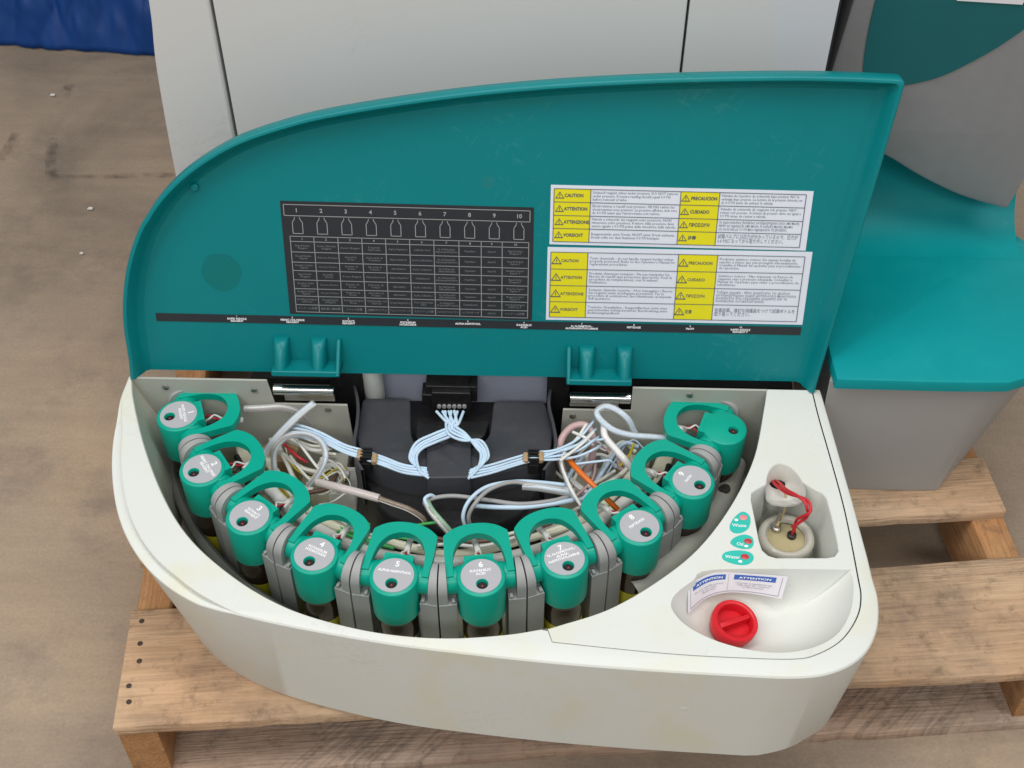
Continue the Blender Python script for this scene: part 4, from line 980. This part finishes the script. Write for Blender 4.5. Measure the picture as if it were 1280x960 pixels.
# black strip of reagent names under the chart
f = quad_map((194.5, 391), (1002, 409), (1000, 418.5), (196, 401), DP)
mb = MB(); backing(mb, f)
SN = ['RAPID INDOLE\nREAGENT', 'FERRIC CHLORIDE\nREAGENT', "KOVAC'S\nREAGENT", 'POTASSIUM\nHYDROXIDE', 'ALPHA-NAPHTHOL', 'SULFANILIC\nACID', 'N, N-DIMETHYL-\nALPHANAPHTHYLAMINE', 'PEPTIDASE', 'NaOH', 'RAPID INDOLE\nREAGENT F']
for i, (px, py) in enumerate(((296.5, 400), (366, 402), (436, 404), (510, 406), (585, 408), (655, 410), (727, 411.5), (792, 412), (862, 413.5), (925, 415))):
    q = LP(px, py, DP); a_ = (q[0]-f(0, 0)[0])/f.w
    tx(mb, f, a_, .17, str(i+1), .0028, 1, T1, bold=.02, res=2)
    tx(mb, f, a_, .62 if '\n' in SN[i] else .48, SN[i], .0031, 1, T1, bold=.03, line=.85, res=2)
mb.build('name_strip', [CHART, WHITE], lid, smooth=False)
# warning labels
WORDS = ['CAUTION', 'ATTENTION', 'ATTENZIONE', 'VORSICHT', 'PRECAUCION', 'CUIDADO', 'ΠΡΟΣΟΧΗ', '注意']
TA = ['Solenoid reagent valves under pressure. DO NOT remove\nunder pressure. Pressure reading should equal 0.0 PSI\nbefore removal of valve.',
      "Electrovannes a reactif sous pression. NE PAS retirer les\nelectrovannes sous pression. La pression affichee doit etre\nde 0.0 PSI avant que l'electrovanne soit retiree.",
      'Valvole a solenoide dei reagenti sotto pressione. NON\nrimuovere sotto pressione. Il valore della pressione deve\nessere uguale a 0.0 PSI prima della rimozione della valvola.',
      'Reagenzventile unter Druck. NICHT unter Druck ausbauen.\nDruck sollte vor dem Ausbauen 0.0 PSI betragen.',
      'Valvulas de reactivos de solenoide bajo presion. NO la\nextraiga bajo presion. La lectura de la presion deberia ser\nde 0.0 PSI antes de extraer la valvula.',
      'Valvulas de solenoide de reagente sob pressao. NAO\nretirar sob pressao. A leitura da pressao deve ser igual a\n0.0 PSI antes de retirar a valvula.',
      'Οι σωληνοειδεις βαλβιδες αντιδραστηριου ειναι υπο πιεση.\nΜΗΝ τις αφαιρειτε υπο πιεση. Η ενδειξη πιεσης πρεπει\nνα ειναι ιση με 0.0 PSI πριν αφαιρεσετε τη βαλβιδα.',
      '試薬バルブには圧力がかかっているので、圧力が\n0.0 PSIになってから取り外してください。']
TB = ["Toxic chemicals - do not handle reagent bottles unless\nproperly protected. Refer to the Operator's Manual for\nreplacement procedures.",
      "Produits chimiques toxiques - Ne pas manipuler les\nflacons de reactif sans protection appropriee. Pour la\nprocedure de remplacement, voir le manuel\nd'utilisation.",
      "Sostanze chimiche tossiche - Non maneggiare i flaconi\ndei reagenti senza un'adeguata protezione. Per la\nprocedura di sostituzione, fare riferimento al manuale\ndell'operatore.",
      'Toxische Chemikalien - Reagenzflaschen nicht ohne\nausreichenden Schutz beruhren. Beschreibung siehe\nBedienungshandbuch.',
      'Productos quimicos toxicos. No maneje botellas de\nreactivo a menos que este protegido adecuadamente.\nConsulte el Manual del operador para el procedimiento\nde reposicion.',
      'Quimicos toxicos - Nao manusear os frascos de\nreagente sem a protecao adequada. Consultar o\nManual do Operador para obter o procedimento de\nsubstituicao.',
      'Τοξικα χημικα - Μην χειριζεστε τις φιαλες\nαντιδραστηριου χωρις καταλληλη προστασια.\nΑνατρεξτε στο εγχειριδιο χειριστη για τη\nδιαδικασια αντικαταστασης.',
      '有毒試薬。適切な保護具をつけて試薬ボトルを\n取り扱ってください。']
for n_, (crn, rws, TX_) in enumerate(((((690, 230.3), (1021.5, 239.5), (1002.5, 312.5), (685.5, 305.5)), [.055, .275, .50, .72, .945], TA), (((686.5, 308), (1020.5, 315.5), (998, 405), (680.5, 399.8)), [.062, .29, .515, .74, .955], TB))):
    f = quad_map(*crn, DP); mb = MB(); backing(mb, f)
    cc = [.013, .153, .497, .645, .974]
    for ca, cb in ((0, 1), (2, 3)): rect(mb, f, cc[ca], rws[0], cc[cb], rws[4], T1, 1)
    for b_ in rws: hline(mb, f, cc[0], cc[4], b_, .0007, T2, 2)
    for a_ in cc: vline(mb, f, a_, rws[0], rws[4], .0007, T2, 2)
    for k in range(8):
        col, row = divmod(k, 4); a0 = cc[0] if col == 0 else cc[2]; bm_ = (rws[row]+rws[row+1])/2
        # warning triangle
        hh = .0042 if n_ == 0 else .0050; ww = hh*1.12
        ca = a0+(.022 if col == 0 else .020); cx, cy = f(ca, bm_)
        tri = lambda s_: [(cx-ww*s_, cy-hh*.8*s_-hh*.0), (cx+ww*s_, cy-hh*.8*s_), (cx, cy+hh*s_)]
        A_, B_ = tri(1), tri(.72)
        mb.add([p+(T2,) for p in A_+B_], [(0, 1, 4, 3), (1, 2, 5, 4), (2, 0, 3, 5)], 2)
        put_text(mb, '!', lambda p: (cx+p[0], cy-.0004+p[1], T2), .0050, 2, bold=.03)
        wo = f(a0+.040, bm_); bold = .03 if n_ == 0 else .015
        put_text(mb, WORDS[k], lambda p: (wo[0]+p[0], wo[1]+p[1], T2), .0050 if n_ == 0 else .0047, 2, align='LEFT', bold=bold, xs=.84)
        to = f((cc[1] if col == 0 else cc[3])+.008, bm_)
        put_text(mb, TX_[k], lambda p: (to[0]+p[0], to[1]+p[1], T1), .0040 if k % 4 != 3 or k == 3 else .0054, 3, align='LEFT', maxw=.325*f.w if col == 0 else .31*f.w, line=.92 if n_ == 0 else .84, res=1, bold=.008)
    tx(mb, f, .945, .972, '31300-6790' if False else '', .003, 3, T1)
    o = mb.build('warning_label', [PAPER, YELLOW, INK, INKG], lid, smooth=False)
    tag(o, 'upper yellow and white multilingual pressure warning label' if n_ == 0 else 'lower yellow and white multilingual toxic chemicals warning label')

# ------------------------------------------------------------------ indicator stickers on the top panel
def sticker(px_out, word, wpos, wang, dot, drop, lensm, lab):
    l = ccw(s2(rp(px_out), 4, True)); mb_ = MB(); mb_.prism(l, .0001, .0006)
    a_ = R_(wang); q_ = P(*wpos, 0)
    put_text(mb_, word, lambda p: (q_.x+p[0]*math.cos(a_)-p[1]*math.sin(a_), q_.y+p[0]*math.sin(a_)+p[1]*math.cos(a_), .0009), .0052, 1, bold=.012, res=3)
    d_ = P(*drop, 0); mb_.poly([[(d_.x+.0019*math.cos(t)*(1.2 if math.cos(t) < 0 else .9), d_.y+.0015*math.sin(t)) for t in [k*.4488 for k in range(14)]]], .0009, 1)
    o_ = mb_.build('indicator_sticker', [TURQ, WHITE], box_, at=BB, smooth=False); o_['label'] = lab
    e_ = P(*dot, 0); m2 = MB(); m2.lathe([(.0034, .0006), (.0034, .0010), (.0020, .0016)], 18); m2.v = [(x*1.15+e_.x, y*.95+e_.y, z) for x, y, z in m2.v]
    m2.build('indicator_lens', lensm, o_, sharp=60)
sticker([(928, 640), (936, 644), (938, 652), (935, 661), (927, 666), (918, 666.5), (912.5, 662), (913, 655), (919, 646)], 'Waste', (924, 657.5), -2, (929, 647.5), (920.5, 650.5), LEDP, 'turquoise oval sticker reading Waste')
sticker([(932, 668.7), (940, 672), (942, 679), (939, 685), (930, 686.3), (920, 684), (913, 679), (917, 673), (925, 669.5)], 'Oil', (925, 681), -8, (935, 677), (933, 683.3), LED, 'turquoise oval sticker reading Oil')
sticker([(917, 688.5), (930, 689), (939, 692), (942, 698), (938, 704), (929, 706.5), (917, 705), (906, 701), (902.5, 696), (906, 691)], 'Water', (915.5, 697), -3, (931, 696.5), (925.5, 702.5), LED, 'turquoise oval sticker reading Water')

# ------------------------------------------------------------------ attention stickers curling in the bowl
tp_ = [(860, 731), (872, 724), (883, 718.5), (896, 715.5), (918, 715.5), (940, 717), (962, 718.5), (985, 720.5)]
bp_ = [(860, 767.5), (872, 756), (883, 748), (896, 743), (913, 740.5), (934, 741.5), (955, 744.5), (977, 748.8)]
T3 = spline([P(x, y, -.0035) for x, y in tp_], 6); B3 = spline([P(x, y, -.021) for x, y in bp_], 6)
_cl = [0]
for a_, b_ in zip(T3, T3[1:]): _cl.append(_cl[-1]+(b_-a_).length)
def surf(u, v, lift=0):
    k = max(0, min(1, u))*_cl[-1]; i = 0
    while i < len(T3)-2 and _cl[i+1] < k: i += 1
    t = (k-_cl[i])/(_cl[i+1]-_cl[i])
    a_, b_ = T3[i].lerp(T3[i+1], t), B3[i].lerp(B3[i+1], t)
    n__ = (T3[i+1]-T3[i]).cross(b_-a_).normalized()
    if n__.dot(CPOS-a_) < 0: n__ = -n__
    return tuple(a_.lerp(b_, v)+n__*lift)
mb = MB(); nU = 48
g_ = [[surf(i/nU, j/4) for i in range(nU+1)] for j in range(5)]
mb.loft([g_[4-j] for j in range(5)], closed=False)
def srect(u0_, v0_, u1_, v1_, mi, lift=.0003):
    n__ = 14; mb.loft([[surf(u0_+(u1_-u0_)*i/n__, v1_, lift) for i in range(n__+1)], [surf(u0_+(u1_-u0_)*i/n__, v0_, lift) for i in range(n__+1)]], closed=False, mi=mi)
srect(.06, .10, .415, .34, 1); srect(.50, .10, .90, .34, 1)
srect(.445, .05, .448, .93, 3); srect(.03, .90, .96, .925, 3); srect(.955, .08, .96, .92, 3); srect(.03, .05, .034, .9, 3)
for uc, wu in ((.24, .33), (.70, .37)):
    put_text(mb, 'ATTENTION', lambda p: surf(uc+p[0], .22-p[1]*2.3, .0013), .055, 2, maxw=wu*.88, bold=.02)
    put_text(mb, 'Unscrew compartment cap\nonly when the reservoir\nis disconnected' if uc > .5 else 'Do not overfill reservoir\nor use other\nfluids here', lambda p: surf(uc+p[0], .59-p[1]*2.6, .0009), .034, 3, maxw=wu*.95, res=1, line=1.1, bold=.01)
o = mb.build('attention_sticker', [PINKPAPER, BLUEH, WHITE, INKG], box_, at=BB, smooth=False)

# ================================================================== RED CAP
q = P(916, 776, -.022)
cap = thing('filler_cap', 'red twist cap with a raised grip bar in the bowl', 'cap', (q.x, q.y, -.032))
cap.rotation_euler = (R_(8), R_(8), R_(24))
mb = MB(); mb.lathe([(.0205, -.004), (.0222, .004), (.0222, .0115), (.0212, .0130), (.0182, .0132), (.0172, .0122), (.0165, .0015), (.0, .001)], 44, cap1=False)
mb.build('cap_ring', RED, cap, sharp=50)
mb = MB(); mb.prism(roundpoly([(-.0164, -.0030), (.0164, -.0012), (.0164, .0030), (-.0164, .0022)], .001), .0012, .0118, bev=.0008); mb.build('grip', RED, cap, sharp=40)

# ================================================================== JAR IN THE POCKET
q = P(984, 667, -.034)
jar = thing('waste_jar', 'translucent white capped jar sitting in the square pocket', 'jar', (q.x, q.y, -.079))
mb = MB(); mb.lathe([(.022, .0), (.0255, .003), (.0265, .012), (.0265, .034)], 44, cap1=False); mb.build('body', JARM, jar)
mb = MB(); mb.lathe([(.0275, .022), (.0283, .023), (.0283, .038), (.0275, .0415), (.0245, .0435), (.0222, .0435), (.0205, .042), (.0195, .0385), (.019, .0385)], 48, cap1=False); mb.build('cap', JARM, jar, sharp=60)
mb = MB(); mb.lathe([(.0198, .0362), (.012, .0372), (.0, .0374)], 40, cap0=False, cap1=False); mb.build('cap_insert', JARIN, jar)
c_ = P(971, 659, -.038)-Vector((q.x, q.y, 0)); mb = MB(); mb.lathe([(.005, .037), (.0052, .0425), (.004, .0435), (.004, .047), (.0025, .050), (.0022, .060), (.0012, .064)], 20, c=(c_.x, c_.y, 0)); mb.build('probe', STEEL, jar, sharp=45)
c_ = P(990, 668, -.038)-Vector((q.x, q.y, 0)); mb = MB(); mb.lathe([(.0046, .037), (.0046, .0415), (.0038, .042)], 18, c=(c_.x, c_.y, 0)); mb.build('socket', BLACK, jar, sharp=45)
cw = [(967, 601, -.026), (972, 605, -.015), (983, 614, -.004), (997, 620, .004), (1008, 627, .006), (1011, 637, .002), (1007, 645, -.006), (998, 651, -.016), (993, 657, -.026), (991.5, 668, -.040)]
ctr = spline([P(x, y, z) for x, y, z in cw], 10)
wr = thing('red_wire', 'twisted pair of red wires running from the scoop into the white jar', 'wire', P(972, 605, -.03))
for ph in (0, math.pi):
    pts = []
    for i, p in enumerate(ctr):
        t = (ctr[min(i+1, len(ctr)-1)]-ctr[max(i-1, 0)]).normalized(); n1 = t.cross(Vector((0, 0, 1))).normalized(); b1_ = t.cross(n1)
        a_ = ph+i*.075; pts.append(p+(n1*math.cos(a_)+b1_*math.sin(a_))*.0019)
    mb = MB(); mb.tube(pts, .0016, 10); mb.build('strand', REDW, wr, at=-wr.location)
tubing = lambda pts, r, m_, n=8, nseg=7: None
mb = MB(); mb.tube(spline([P(975, 606, -.02), P(981, 614, -.016), P(982, 628, -.03), P(978, 645, -.032), P(972, 656, -.022)], 6), .0013, 8)
tag(mb.build('clear_tube', mat('yellowed_tubing', (.62, .5, .25, 1), .2, alpha=.7)), 'thin yellowed tube from the scoop to the jar probe', 'tube')

# ================================================================== TUBING INSIDE THE BOX
def tube_obj(name, wp, r, m_, parent=None, n=9, seg=7):
    mb_ = MB(); mb_.tube(spline([P(x, y, z) for x, y, z in wp], seg), r*.84, n)
    return mb_.build(name, m_, parent, at=(-parent.location if parent else (0, 0, 0)), sharp=60)
def bundle(name, label, cat, wps, r, m_, spread, count, base):
    t = thing(name, label, cat, P(*base))
    for k in range(count):
        o_ = (k-(count-1)/2)
        wp = [(x+o_*spread*(sx+.15*random.uniform(-1, 1)), y+o_*spread*(sy+.15*random.uniform(-1, 1)), z+random.uniform(-.0015, .0015)) for (x, y, z, sx, sy) in wps]
        tube_obj('tube', wp, r, m_, t)
    return t
bundle('blue_tubing', 'bundle of pale blue tubes looping left from the connector to the left clip', 'tubing', [(557, 514, -.022, 2.5, 0), (563, 527, -.022, 1.8, .5), (566, 537, -.026, .8, 1), (545, 547, -.026, .3, 1), (525, 557, -.028, .8, .8), (516, 571, -.032, 1, 0), (522, 585, -.034, .6, .9), (535, 593, -.036, .2, 1)], .0019, TUBEB, 3.0, 4, (545, 550, -.04))
bundle('blue_tubing', 'bundle of pale blue tubes looping right from the connector to the right clip', 'tubing', [(568, 514, -.022, 2.5, 0), (565, 527, -.022, 1.8, .5), (564, 537, -.024, .8, -1), (580, 546, -.024, .3, -1), (598, 555, -.028, -.8, .8), (606, 568, -.032, -1, 0), (601, 582, -.034, -.7, .8), (586, 594, -.036, -.2, 1)], .0019, TUBEB, 3.0, 4, (590, 550, -.04))
bundle('blue_tubing', 'flat run of pale blue tubes through the left clip towards dispenser 3', 'tubing', [(534, 590, -.036, 0, 1), (505, 586, -.037, 0, 1), (480, 577, -.038, 0, 1), (456, 569, -.037, 0, 1), (430, 561, -.035, 0, 1), (404, 548, -.032, .2, 1.2), (382, 540, -.034, .2, 1.3), (362, 538, -.045, .2, 1.5), (352, 545, -.06, .2, 1.5)], .0019, TUBEB, 3.4, 4, (450, 570, -.05))
bundle('blue_tubing', 'flat run of pale blue tubes through the right clip towards dispenser 8', 'tubing', [(588, 592, -.036, 0, 1), (615, 586, -.037, 0, 1), (642, 578, -.038, 0, 1), (667, 571, -.037, 0, 1), (695, 568, -.035, 0, 1.2), (722, 560, -.026, 0, 2.2), (742, 545, -.022, .5, 3), (748, 540, -.04, 1, 3)], .0017, TUBEB, 3.4, 4, (665, 570, -.05))
def single(name, label, cat, wps, r, m_, extra=()):
    t = thing(name, label, cat, P(*wps[0]))
    tube_obj('sleeve' if extra else 'tube', wps, r, m_, t, 12)
    for rr, mm, dx, dy in extra: tube_obj('wire', [(x+dx, y+dy, z) for x, y, z in wps], rr, mm, t, 7)
    return t
single('clear_sleeve', 'clear sleeve lying straight behind the handle of dispenser 1', 'tube', [(306, 511, -.035), (330, 510, -.032), (352, 509, -.034), (372, 515, -.045), (388, 530, -.07)], .0048, TUBEC, ((.0015, TUBEW, 0, -1), (.0013, TUBEBR, 1, 2)))
single('clear_sleeve', 'thick clear sleeve with its cut end raised, behind dispenser 2', 'tube', [(332, 566, -.07), (345, 548, -.05), (365, 527, -.03), (382, 512, -.018), (393, 504, -.012)], .0052, TUBEC, ((.0026, TUBEB, -1, -1), (.002, TUBEW, 2, 1)))
single('clear_sleeve', 'clear sleeve bent into a loop behind dispenser 3', 'tube', [(343, 590, -.075), (343, 565, -.055), (357, 547, -.038), (380, 542, -.030), (400, 551, -.028), (407, 570, -.032), (399, 590, -.045), (386, 606, -.06)], .0044, TUBEC, ((.0024, TUBEB, 1, 0), (.0014, TUBEBR, -2, 1)))
single('clear_sleeve', 'pinkish clear sleeve ending in bare brown wires above dispenser 4', 'tube', [(397, 603, -.055), (418, 608, -.046), (445, 615, -.042), (474, 623, -.042)], .0054, mat('pink_sleeve', (.66, .58, .56, 1), .2, var=.1, vscale=40, alpha=.82, coat=.4), ((.0014, TUBEBR, 0, 0),))
single('brown_wire', 'brown wires in clear film from the pink sleeve to dispenser 5', 'wire', [(468, 621, -.042), (490, 629, -.043), (512, 637, -.046), (530, 650, -.06), (527, 662, -.08)], .0036, mat('brown_film', (.26, .2, .15, 1), .15, var=.4, vscale=120, alpha=.8, coat=.6), ((.0013, TUBEBR, 1, -1), (.0013, TUBEW, -1, 2)))
single('grey_tube', 'grey tube arching beside the pale blue one above dispenser 6', 'tube', [(700, 612, -.05), (670, 607, -.042), (640, 603, -.036), (612, 612, -.034), (595, 628, -.036), (586, 645, -.05), (589, 662, -.07)], .0026, TUBEG)
single('pale_tube', 'pale blue tube arching above dispenser 6', 'tube', [(705, 606, -.05), (675, 603, -.044), (645, 602, -.040), (610, 608, -.038), (588, 624, -.040), (579, 644, -.052), (583, 662, -.07)], .0026, TUBEB)
single('clear_sleeve', 'clear sleeve over the pale blue tube, right of the black cover', 'tube', [(653, 607, -.042), (675, 609, -.042), (700, 613, -.046), (716, 615, -.052)], .0056, TUBEC, ((.0022, TUBEB, 0, 0),))
single('grey_tube', 'grey tube running flat from behind dispenser 5 to the right', 'tube', [(530, 628, -.06), (545, 622, -.054), (570, 620, -.052), (610, 625, -.050), (650, 630, -.048), (690, 626, -.048), (712, 620, -.055)], .0028, TUBEG)
single('pale_tube', 'pale blue tube running flat below the grey tube', 'tube', [(592, 632, -.058), (620, 634, -.052), (655, 634, -.050), (690, 630, -.050), (716, 625, -.055)], .0030, TUBEB)
single('clear_sleeve', 'clear sleeve with green wire leaning between dispensers 5 and 6', 'tube', [(533, 628, -.056), (540, 640, -.052), (552, 654, -.056), (566, 670, -.07)], .0052, TUBEC, ((.0022, WIREG, 2, -2), (.0015, TUBEW, -2, 1)))
single('pale_tube', 'short pale blue loop at the top of the green wire sleeve', 'tube', [(545, 622, -.056), (538, 619, -.05), (531, 624, -.05), (535, 634, -.054)], .0024, TUBEB)
single('pink_tube', 'pinkish clear tube bent into a hook behind dispenser 8', 'tube', [(704, 590, -.07), (699, 567, -.05), (703, 547, -.036), (716, 533, -.028), (733, 532, -.026), (741, 548, -.034), (740, 572, -.06), (730, 595, -.09)], .0046, TUBEP)
single('orange_tube', 'bright orange tube slanting towards dispenser 8', 'tube', [(706, 568, -.040), (720, 585, -.036), (738, 603, -.038), (757, 622, -.044), (772, 637, -.055)], .0036, TUBEO)
single('white_tube', 'thin white tube standing beside the orange tube', 'tube', [(733, 530, -.018), (722, 547, -.026), (708, 562, -.034), (702, 578, -.036), (708, 598, -.040), (722, 626, -.05)], .0019, TUBEW)
single('white_tube', 'thin white tube running down left of the orange tube', 'tube', [(697, 560, -.04), (704, 590, -.042), (714, 612, -.044), (726, 632, -.052)], .0021, TUBEW)
single('pale_tube', 'thin pale blue tube curling right of the orange tube', 'tube', [(720, 580, -.036), (745, 577, -.032), (762, 576, -.034), (769, 584, -.05)], .0016, TUBEB)
single('pale_tube', 'thin pale blue tube crossing to the white sleeve behind dispenser 9', 'tube', [(680, 571, -.036), (710, 560, -.030), (735, 552, -.026), (754, 549, -.028)], .0016, TUBEB)
single('clear_sleeve', 'clear sleeve of pale blue tubes coiled behind dispenser 10', 'tube', [(842, 549, -.040), (815, 546, -.036), (790, 544, -.032), (768, 538, -.026), (752, 526, -.020), (746, 515, -.016), (756, 508, -.013), (770, 512, -.014), (785, 524, -.022), (793, 540, -.04)], .0044, TUBEC, ((.0020, TUBEB, 1, -1), (.0020, TUBEB, -1, 1)))
single('white_sleeve', 'white sleeve slanting from the coil down to dispenser 9', 'tube', [(755, 528, -.026), (756, 545, -.030), (768, 560, -.036), (782, 576, -.044), (795, 592, -.06)], .0046, mat('white_sleeve', (.74, .73, .72, 1), .2, var=.08, vscale=60, coat=.4), ())
for wp, lab in (([(716, 540, -.024), (733, 548, -.022), (741, 556, -.03)], 'white tube stub upper right of the orange tube'), ([(700, 576, -.03), (726, 556, -.022), (742, 540, -.018)], 'white tube stub crossing the pink hook')):
    single('white_tube', lab, 'tube', wp, .0020, TUBEW)
# cable trunk seen through the handles, a black flex beside it
t = thing('white_cable', 'thick white cable running behind the bottles under the handles', 'cable', (.35, -.2, -.12))
mb = MB(); mb.tube([Vector(p) for p in arc(.2500, 60, -60, 60, -.082)], .0072, 12); mb.build('cable', TUBEW, t, at=-t.location)
t = thing('black_cable', 'thin black cable running beside the thick white cable', 'cable', (.35, -.22, -.12))
mb = MB(); mb.tube([Vector((x+.002*math.sin(i*.9), y, z)) for i, (x, y, z) in enumerate(arc(.2640, 66, -66, 60, -.086))], .0034, 10); mb.build('cable', WIREK, t, at=-t.location)
t = thing('cream_cable', 'cream cable on the inner side of the white cable', 'cable', (.35, -.18, -.12))
mb = MB(); mb.tube([Vector((x, y+.003*math.sin(i*.35), z)) for i, (x, y, z) in enumerate(arc(.236, 62, -62, 60, -.080))], .0048, 10); mb.build('cable', CREAM, t, at=-t.location)
# loose coloured wires
for wp, m_, lab in (([(352, 552, -.06), (362, 562, -.056), (374, 572, -.055), (384, 578, -.06)], WIRER, 'loose red wire inside the clear loop'), ([(368, 545, -.05), (380, 562, -.05), (395, 582, -.052), (410, 600, -.06)], TUBEW, 'loose white wire crossing the clear loop'), ([(363, 570, -.07), (378, 590, -.068), (392, 604, -.07)], TUBEW, 'loose white wire low under the clear loop'),
                    ([(395, 583, -.07), (410, 575, -.066), (425, 585, -.066), (432, 598, -.07)], TUBEW, 'curled white wire left of the black cover'), ([(500, 661, -.07), (524, 656, -.062), (545, 653, -.06)], WIREG, 'loose green wire above dispenser 5'), ([(430, 664, -.07), (440, 652, -.064), (452, 650, -.064), (462, 656, -.07)], WIREG, 'loose green wire inside the handle of dispenser 4'),
                    ([(775, 582, -.08), (786, 570, -.07), (792, 555, -.068)], WIREY, 'loose yellow wire behind dispenser 9'), ([(720, 620, -.08), (740, 600, -.075), (745, 575, -.07)], TUBEP, 'pinkish wire below the orange tube')):
    single('loose_wire', lab, 'wire', wp, .0019, m_)
# amber tie where the tubes enter each clip
for px, py in ((450, 568), (468, 573), (657, 572), (676, 571)):
    q = P(px, py, -.036); mb = MB(); mb.box((q.x-.003, q.y-.0062, -.0405), (q.x+.003, q.y+.0062, -.0335)); mb.build('tie', AMBER, box_, at=BB, bevel=.0015)
# yellow foam pads and fittings on the floor of the well
for px, py, z, sx, sy, m_, nm in ((350, 565, -.10, .02, .014, AMBER, 'pad'), (430, 600, -.10, .016, .02, TUBEW, 'fitting'), (420, 575, -.10, .014, .012, PUTTY_PLATE, 'fitting'), (790, 560, -.11, .02, .02, CREAM, 'fitting'), (760, 600, -.1, .022, .018, PUTTY_PLATE, 'fitting'), (365, 615, -.11, .018, .01, WIREY, 'pad'), (340, 540, -.11, .022, .03, CREAM, 'fitting'), (700, 650, -.1, .02, .015, TUBEW, 'fitting')):
    q = P(px, py, z); mb = MB(); mb.prism(rrect(q.x-sx, q.y-sy, q.x+sx, q.y+sy, .004), -.146, z, bev=.002); mb.build(nm, m_, box_, at=BB, sharp=40)

# ------------------------------------------------------------------ tangles of thin tubes either side of the black cover
def tangle(name, label, base, nodes, mats, count, seed):
    t = thing(name, label, 'wiring', P(*base)); rg = random.Random(seed)
    for k in range(count):
        a_ = rg.randrange(len(nodes)); dx, dy, dz = rg.uniform(-9, 9), rg.uniform(-8, 8), rg.uniform(-.006, .010); wp = []; st = rg.choice((1, -1))
        for i in range(rg.randint(3, 5)):
            j_ = a_+i*st
            if not 0 <= j_ < len(nodes): break
            x, y, z = nodes[j_]; wp.append((x+dx+rg.uniform(-3, 3), y+dy+rg.uniform(-3, 3), z+dz))
        if len(wp) < 3: continue
        tube_obj('wire', wp, rg.choice((.0012, .0016, .0024, .0030)), mats[k % len(mats)], t, 8, 8)
    return t
CLEAR2 = mat('milky_tubing', (.74, .72, .64, 1), .2, var=.12, vscale=60, sss=.2, coat=.3)
tangle('wire_harness', 'tangle of thin milky tubes and wires left of the black cover', (385, 580, -.08), [(335, 555, -.09), (352, 575, -.085), (372, 590, -.08), (395, 596, -.085), (415, 585, -.085), (428, 600, -.09), (412, 618, -.09), (388, 622, -.09), (362, 600, -.09), (345, 545, -.085), (385, 560, -.085), (410, 560, -.09)], [CLEAR2, TUBEW, CLEAR2, TUBEBR, TUBEW, CLEAR2, WIREY], 19, 3)
tangle('wire_harness', 'tangle of thin milky tubes and wires right of the black cover', (745, 590, -.08), [(705, 585, -.09), (722, 600, -.085), (742, 612, -.085), (760, 600, -.085), (778, 588, -.088), (765, 570, -.085), (748, 560, -.08), (730, 575, -.085), (712, 610, -.09), (735, 628, -.09), (780, 560, -.085), (800, 565, -.09)], [CLEAR2, TUBEW, TUBEB, CLEAR2, TUBEP, TUBEW], 19, 5)
tangle('wire_harness', 'loose thin wires along the white cable between dispensers 3 and 8', (560, 680, -.08), [(420, 655, -.078), (450, 668, -.076), (490, 676, -.075), (530, 680, -.074), (570, 682, -.074), (610, 680, -.074), (650, 672, -.075), (690, 658, -.076), (720, 640, -.078)], [CLEAR2, TUBEW, WIREG, CLEAR2, WIREK, TUBEBR, TUBEW, WIRER], 16, 9)
for px, py, z, ax in ((425, 592, -.085, 'X'), (402, 582, -.085, 'Y'), (380, 612, -.09, 'X'), (735, 590, -.085, 'Y'), (758, 612, -.088, 'X'), (788, 578, -.09, 'Y')):
    q = P(px, py, z); mb = MB(); mb.lathe([(.0022, -.012), (.0022, -.006), (.0048, -.0055), (.0048, .004), (.0034, .0045), (.0034, .010), (.0020, .011)], 12, axis=ax, c=tuple(q)); mb.build('fitting', TUBEW, box_, at=BB, sharp=45)
